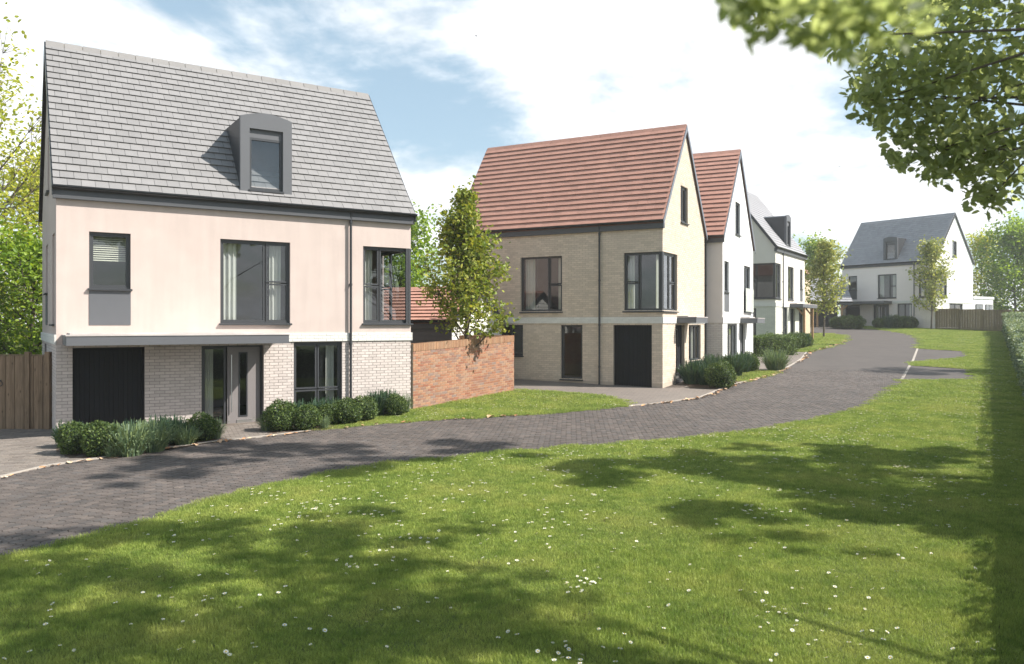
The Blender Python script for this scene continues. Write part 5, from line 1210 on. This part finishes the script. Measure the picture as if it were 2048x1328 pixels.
# daisies
def daisy_mesh():
    mb = MB(); n = 10; rp = .017
    for i in range(n):
        a = 2 * math.pi * i / n; da = .26; c, s_ = math.cos(a), math.sin(a)
        mb.add([(.004 * c, .004 * s_, .052), (rp * .7 * math.cos(a - da), rp * .7 * math.sin(a - da), .055), (rp * c, rp * s_, .054), (rp * .7 * math.cos(a + da), rp * .7 * math.sin(a + da), .055)], [(0, 1, 2, 3)])
    mb.add([(.006 * math.cos(t), .006 * math.sin(t), .0555) for t in np.linspace(0, 6.28, 7)[:-1]] + [(0, 0, .058)], [(0, 1, 6), (1, 2, 6), (2, 3, 6), (3, 4, 6), (4, 5, 6), (5, 0, 6)], 1)
    mb.tube([(0, 0, 0), (.003, 0, .052)], .0012, 4, 2, False)
    return mb.mesh('daisy', [M['petal'], M['daisy_eye'], M['grass']])
DM = daisy_mesh(); cen = lawn_points(1.25, 5.6, 60, 0); DP = []
for c in cen:
    k = int(2 + rng.exponential(6)); r_ = float(rng.uniform(.2, .75)) * (1 + c[1] * .02)
    DP.append(c + rng.normal(size=(k, 2)) * r_ * .6)
DP = np.concatenate(DP); k = np.zeros(len(DP), bool)
for pl in LAWNS: k |= inpoly(DP[:, 0], DP[:, 1], pl)
px = CX + F_PX * DP[:, 0] / DP[:, 1]; k &= (px > 0) & (px < 2048) & (DP[:, 1] > 5.9); DP = DP[k]; DP = DP[np.argsort(DP[:, 1])]
for i, p in enumerate(DP[:300]):
    o = link('daisy', DM); o.location = (p[0], p[1], g(p[1]) + .004); s = float(rng.uniform(.8, 1.35)); o.scale = (s, s, float(rng.uniform(.85, 1.1))); o.rotation_euler = (float(rng.normal() * .2 + .15), float(rng.normal() * .2), float(rng.uniform(0, 6.28)))
    tag(o, 'small white daisy flower in the near part of the lawn', 'daisy', 'daisies in the near lawn')
rest = DP[300:]
if len(rest):
    nV = len(DM.vertices); co = np.zeros(nV * 3); DM.vertices.foreach_get('co', co); co = co.reshape(-1, 3)
    V = []; Fs = []; mi = []; polys = [tuple(p.vertices) for p in DM.polygons]; pm = [p.material_index for p in DM.polygons]
    for i, p in enumerate(rest):
        s = rng.uniform(1.0, 1.5); V.append(co * np.array([s, s, 1.0]) + np.array([p[0], p[1], g(p[1]) + .008])); Fs += [tuple(v + i * nV for v in q) for q in polys]; mi += pm
    me = bpy.data.meshes.new('daisies'); me.from_pydata(np.concatenate(V).tolist(), [], Fs); [me.materials.append(M[m]) for m in ('petal', 'daisy_eye', 'grass')]; me.polygons.foreach_set('material_index', mi); me.update()
    tag(link('daisies', me), 'white daisies sprinkled over the further lawn', 'daisies', kind='stuff')
# dead dark tufts
TM = []
for s in (1, 2):
    q = np.random.default_rng(s + 50); mb = MB()
    for i in range(40):
        x, y = q.normal(size=2) * (.065, .035); h = q.uniform(.03, .07); a = q.uniform(0, 6.28); pts_ = globals().setdefault('_tp', {}).setdefault(s, [(0, 0, .004)]); j_ = len(pts_); pts_ += [(x * .93, y * .93, .004), (x, y, .004), (x * 1.1 + math.cos(a) * .012, y * 1.1 + math.sin(a) * .012, h)]; mb.f += [(j_, j_ + 1, j_ + 2), (0, j_, j_ + 1)]; mb.mi += [0, 0]; mb.sm += [False, False]; mb.v = pts_
    TM.append(mb.mesh('dead_tuft', M['dead']))
for px_, py_ in [(640, 1165), (335, 1168), (20, 1262), (1145, 1118), (1155, 1240), (1135, 1303), (1630, 1226), (1470, 1295), (915, 1218), (740, 1240), (600, 1055), (1215, 1045), (1935, 1095), (1975, 1258), (1990, 1050), (1380, 950), (970, 1133), (1430, 1240)]:
    x, y = gp(px_, py_); o = link('dead_tuft', TM[int(rng.integers(2))]); o.location = (x, y, g(y) + .012); s = float(rng.uniform(.7, 1.2)); o.scale = (s, s, 1.1); o.rotation_euler = (0, 0, float(rng.uniform(0, 6.28)))
    tag(o, 'dark withered tuft of grass in the lawn', 'dead grass', 'withered tufts in the lawn')
# fallen leaves along the kerb
FM = []
for s in (1, 2, 3):
    q = np.random.default_rng(s + 80); n = 7; a = np.linspace(0, 6.28, n + 1)[:-1] + q.normal(size=n) * .15; r_ = .045 * q.uniform(.55, 1.1, n)
    mb = MB(); mb.add([(r_[i] * 1.3 * math.cos(a[i]), r_[i] * .8 * math.sin(a[i]), q.uniform(.004, .026)) for i in range(n)] + [(0, 0, .008)], [(i, (i + 1) % n, n) for i in range(n)]); FM.append(mb.mesh('fallen_leaf', M['fallen']))
def along(pl, n, sp, lab, grp, off=-.08, sc=1.0):
    seg = [math.dist(a, b) for a, b in zip(pl[:-1], pl[1:])]; tot = sum(seg)
    for _ in range(n):
        t = float(rng.uniform(0, tot)); i = 0
        while i < len(seg) - 1 and t > seg[i]: t -= seg[i]; i += 1
        a, b = pl[i], pl[i + 1]; f_ = min(1, t / seg[i]); x = a[0] + (b[0] - a[0]) * f_; y = a[1] + (b[1] - a[1]) * f_
        d = Vector((b[0] - a[0], b[1] - a[1])).normalized(); w = off - abs(float(rng.normal())) * sp
        x += -d.y * w; y += d.x * w; o = link('fallen_leaf', FM[int(rng.integers(3))]); o.location = (x, y, g(y) + .018); s = float(rng.uniform(.8, 1.6)) * sc * 1.15; o.scale = (s, s, s); o.rotation_euler = (float(rng.normal() * .15), float(rng.normal() * .15), float(rng.uniform(0, 6.28)))
        tag(o, lab, 'leaf', grp)
along(kerbL[:9], 46, .06, 'dry orange leaf lying in the gutter before the pink house', 'fallen leaves before the pink house')
along(kerbL[9:14], 20, .06, 'dry orange leaf on the road edge by the brick wall lawn', 'fallen leaves by the wall lawn')
along(kerbL[14:24], 95, .07, 'dry orange leaf in the gutter before the buff and white houses', 'fallen leaves before the buff and white houses', sc=1.25)
along(kerbL[24:30], 50, .08, 'dry orange leaf in the far gutter by the green house', 'fallen leaves by the green house', sc=1.5)

# ------------------------------------------------------------------ birds
def bird(px, py, y, s, label, yaw):
    mb = MB()
    b = [(-.5, 0, 0, .02), (-.3, 0, .02, .07), (0, 0, 0, .11), (.25, 0, -.01, .09), (.42, 0, .0, .06), (.55, 0, -.02, .01)]
    mb.tube([(x, yy, z) for x, yy, z, r in b], [r for *_, r in b], 8)
    for sg in (-1, 1):
        mb.add([(.15, sg * .06, .03), (-.12, sg * .06, .03), (-.14, sg * .45, .2), (.08, sg * .5, .2), (-.28, sg * .95, .12), (-.15, sg * .06, -.01), (-.15, sg * .45, .18)], [(0, 1, 2, 3), (3, 2, 4), (1, 5, 6, 2), (0, 3, 6, 5), (3, 4, 6)])
    mb.add([(-.45, .02, 0), (-.8, .14, -.01), (-.8, -.14, -.01), (-.45, -.02, 0), (-.62, 0, .03)], [(0, 1, 4), (1, 2, 4), (2, 3, 4), (3, 0, 4), (0, 3, 2, 1)])
    o = mb.build('bird', M['bird']); o.location = at(px, py, y); o.scale = (s, s, s); o.rotation_euler = (.25, -.1, yaw); tag(o, label, 'bird', 'birds in the sky')
bird(952, 72, 38, .16, 'largest dark bird flying high in the blue gap between the roofs', .4)
bird(691, 22, 40, .09, 'small dark bird near the top of the sky above the pink house', 1.0)
bird(1679, 333, 60, .15, 'upper of two tiny birds in the pale sky left of the hanging leaves', .2)
bird(1640, 383, 62, .13, 'lower of two tiny birds in the pale sky near the green house dormer', 2.4)

# ------------------------------------------------------------------ haze
def haze():
    m, nt, out = newmat('haze_air'); pv = nt.nodes.new('ShaderNodeVolumePrincipled'); pv.inputs['Color'].default_value = (.96, .98, 1, 1); pv.inputs['Density'].default_value = .0007; pv.inputs['Anisotropy'].default_value = .25
    nt.links.new(pv.outputs[0], out.inputs['Volume'])
    o = MB().box(-203, 243, -43, 303, -1.2, 24).build('haze', m); tag(o, 'thin pale summer haze in the air over the street', 'haze', kind='stuff')
haze()
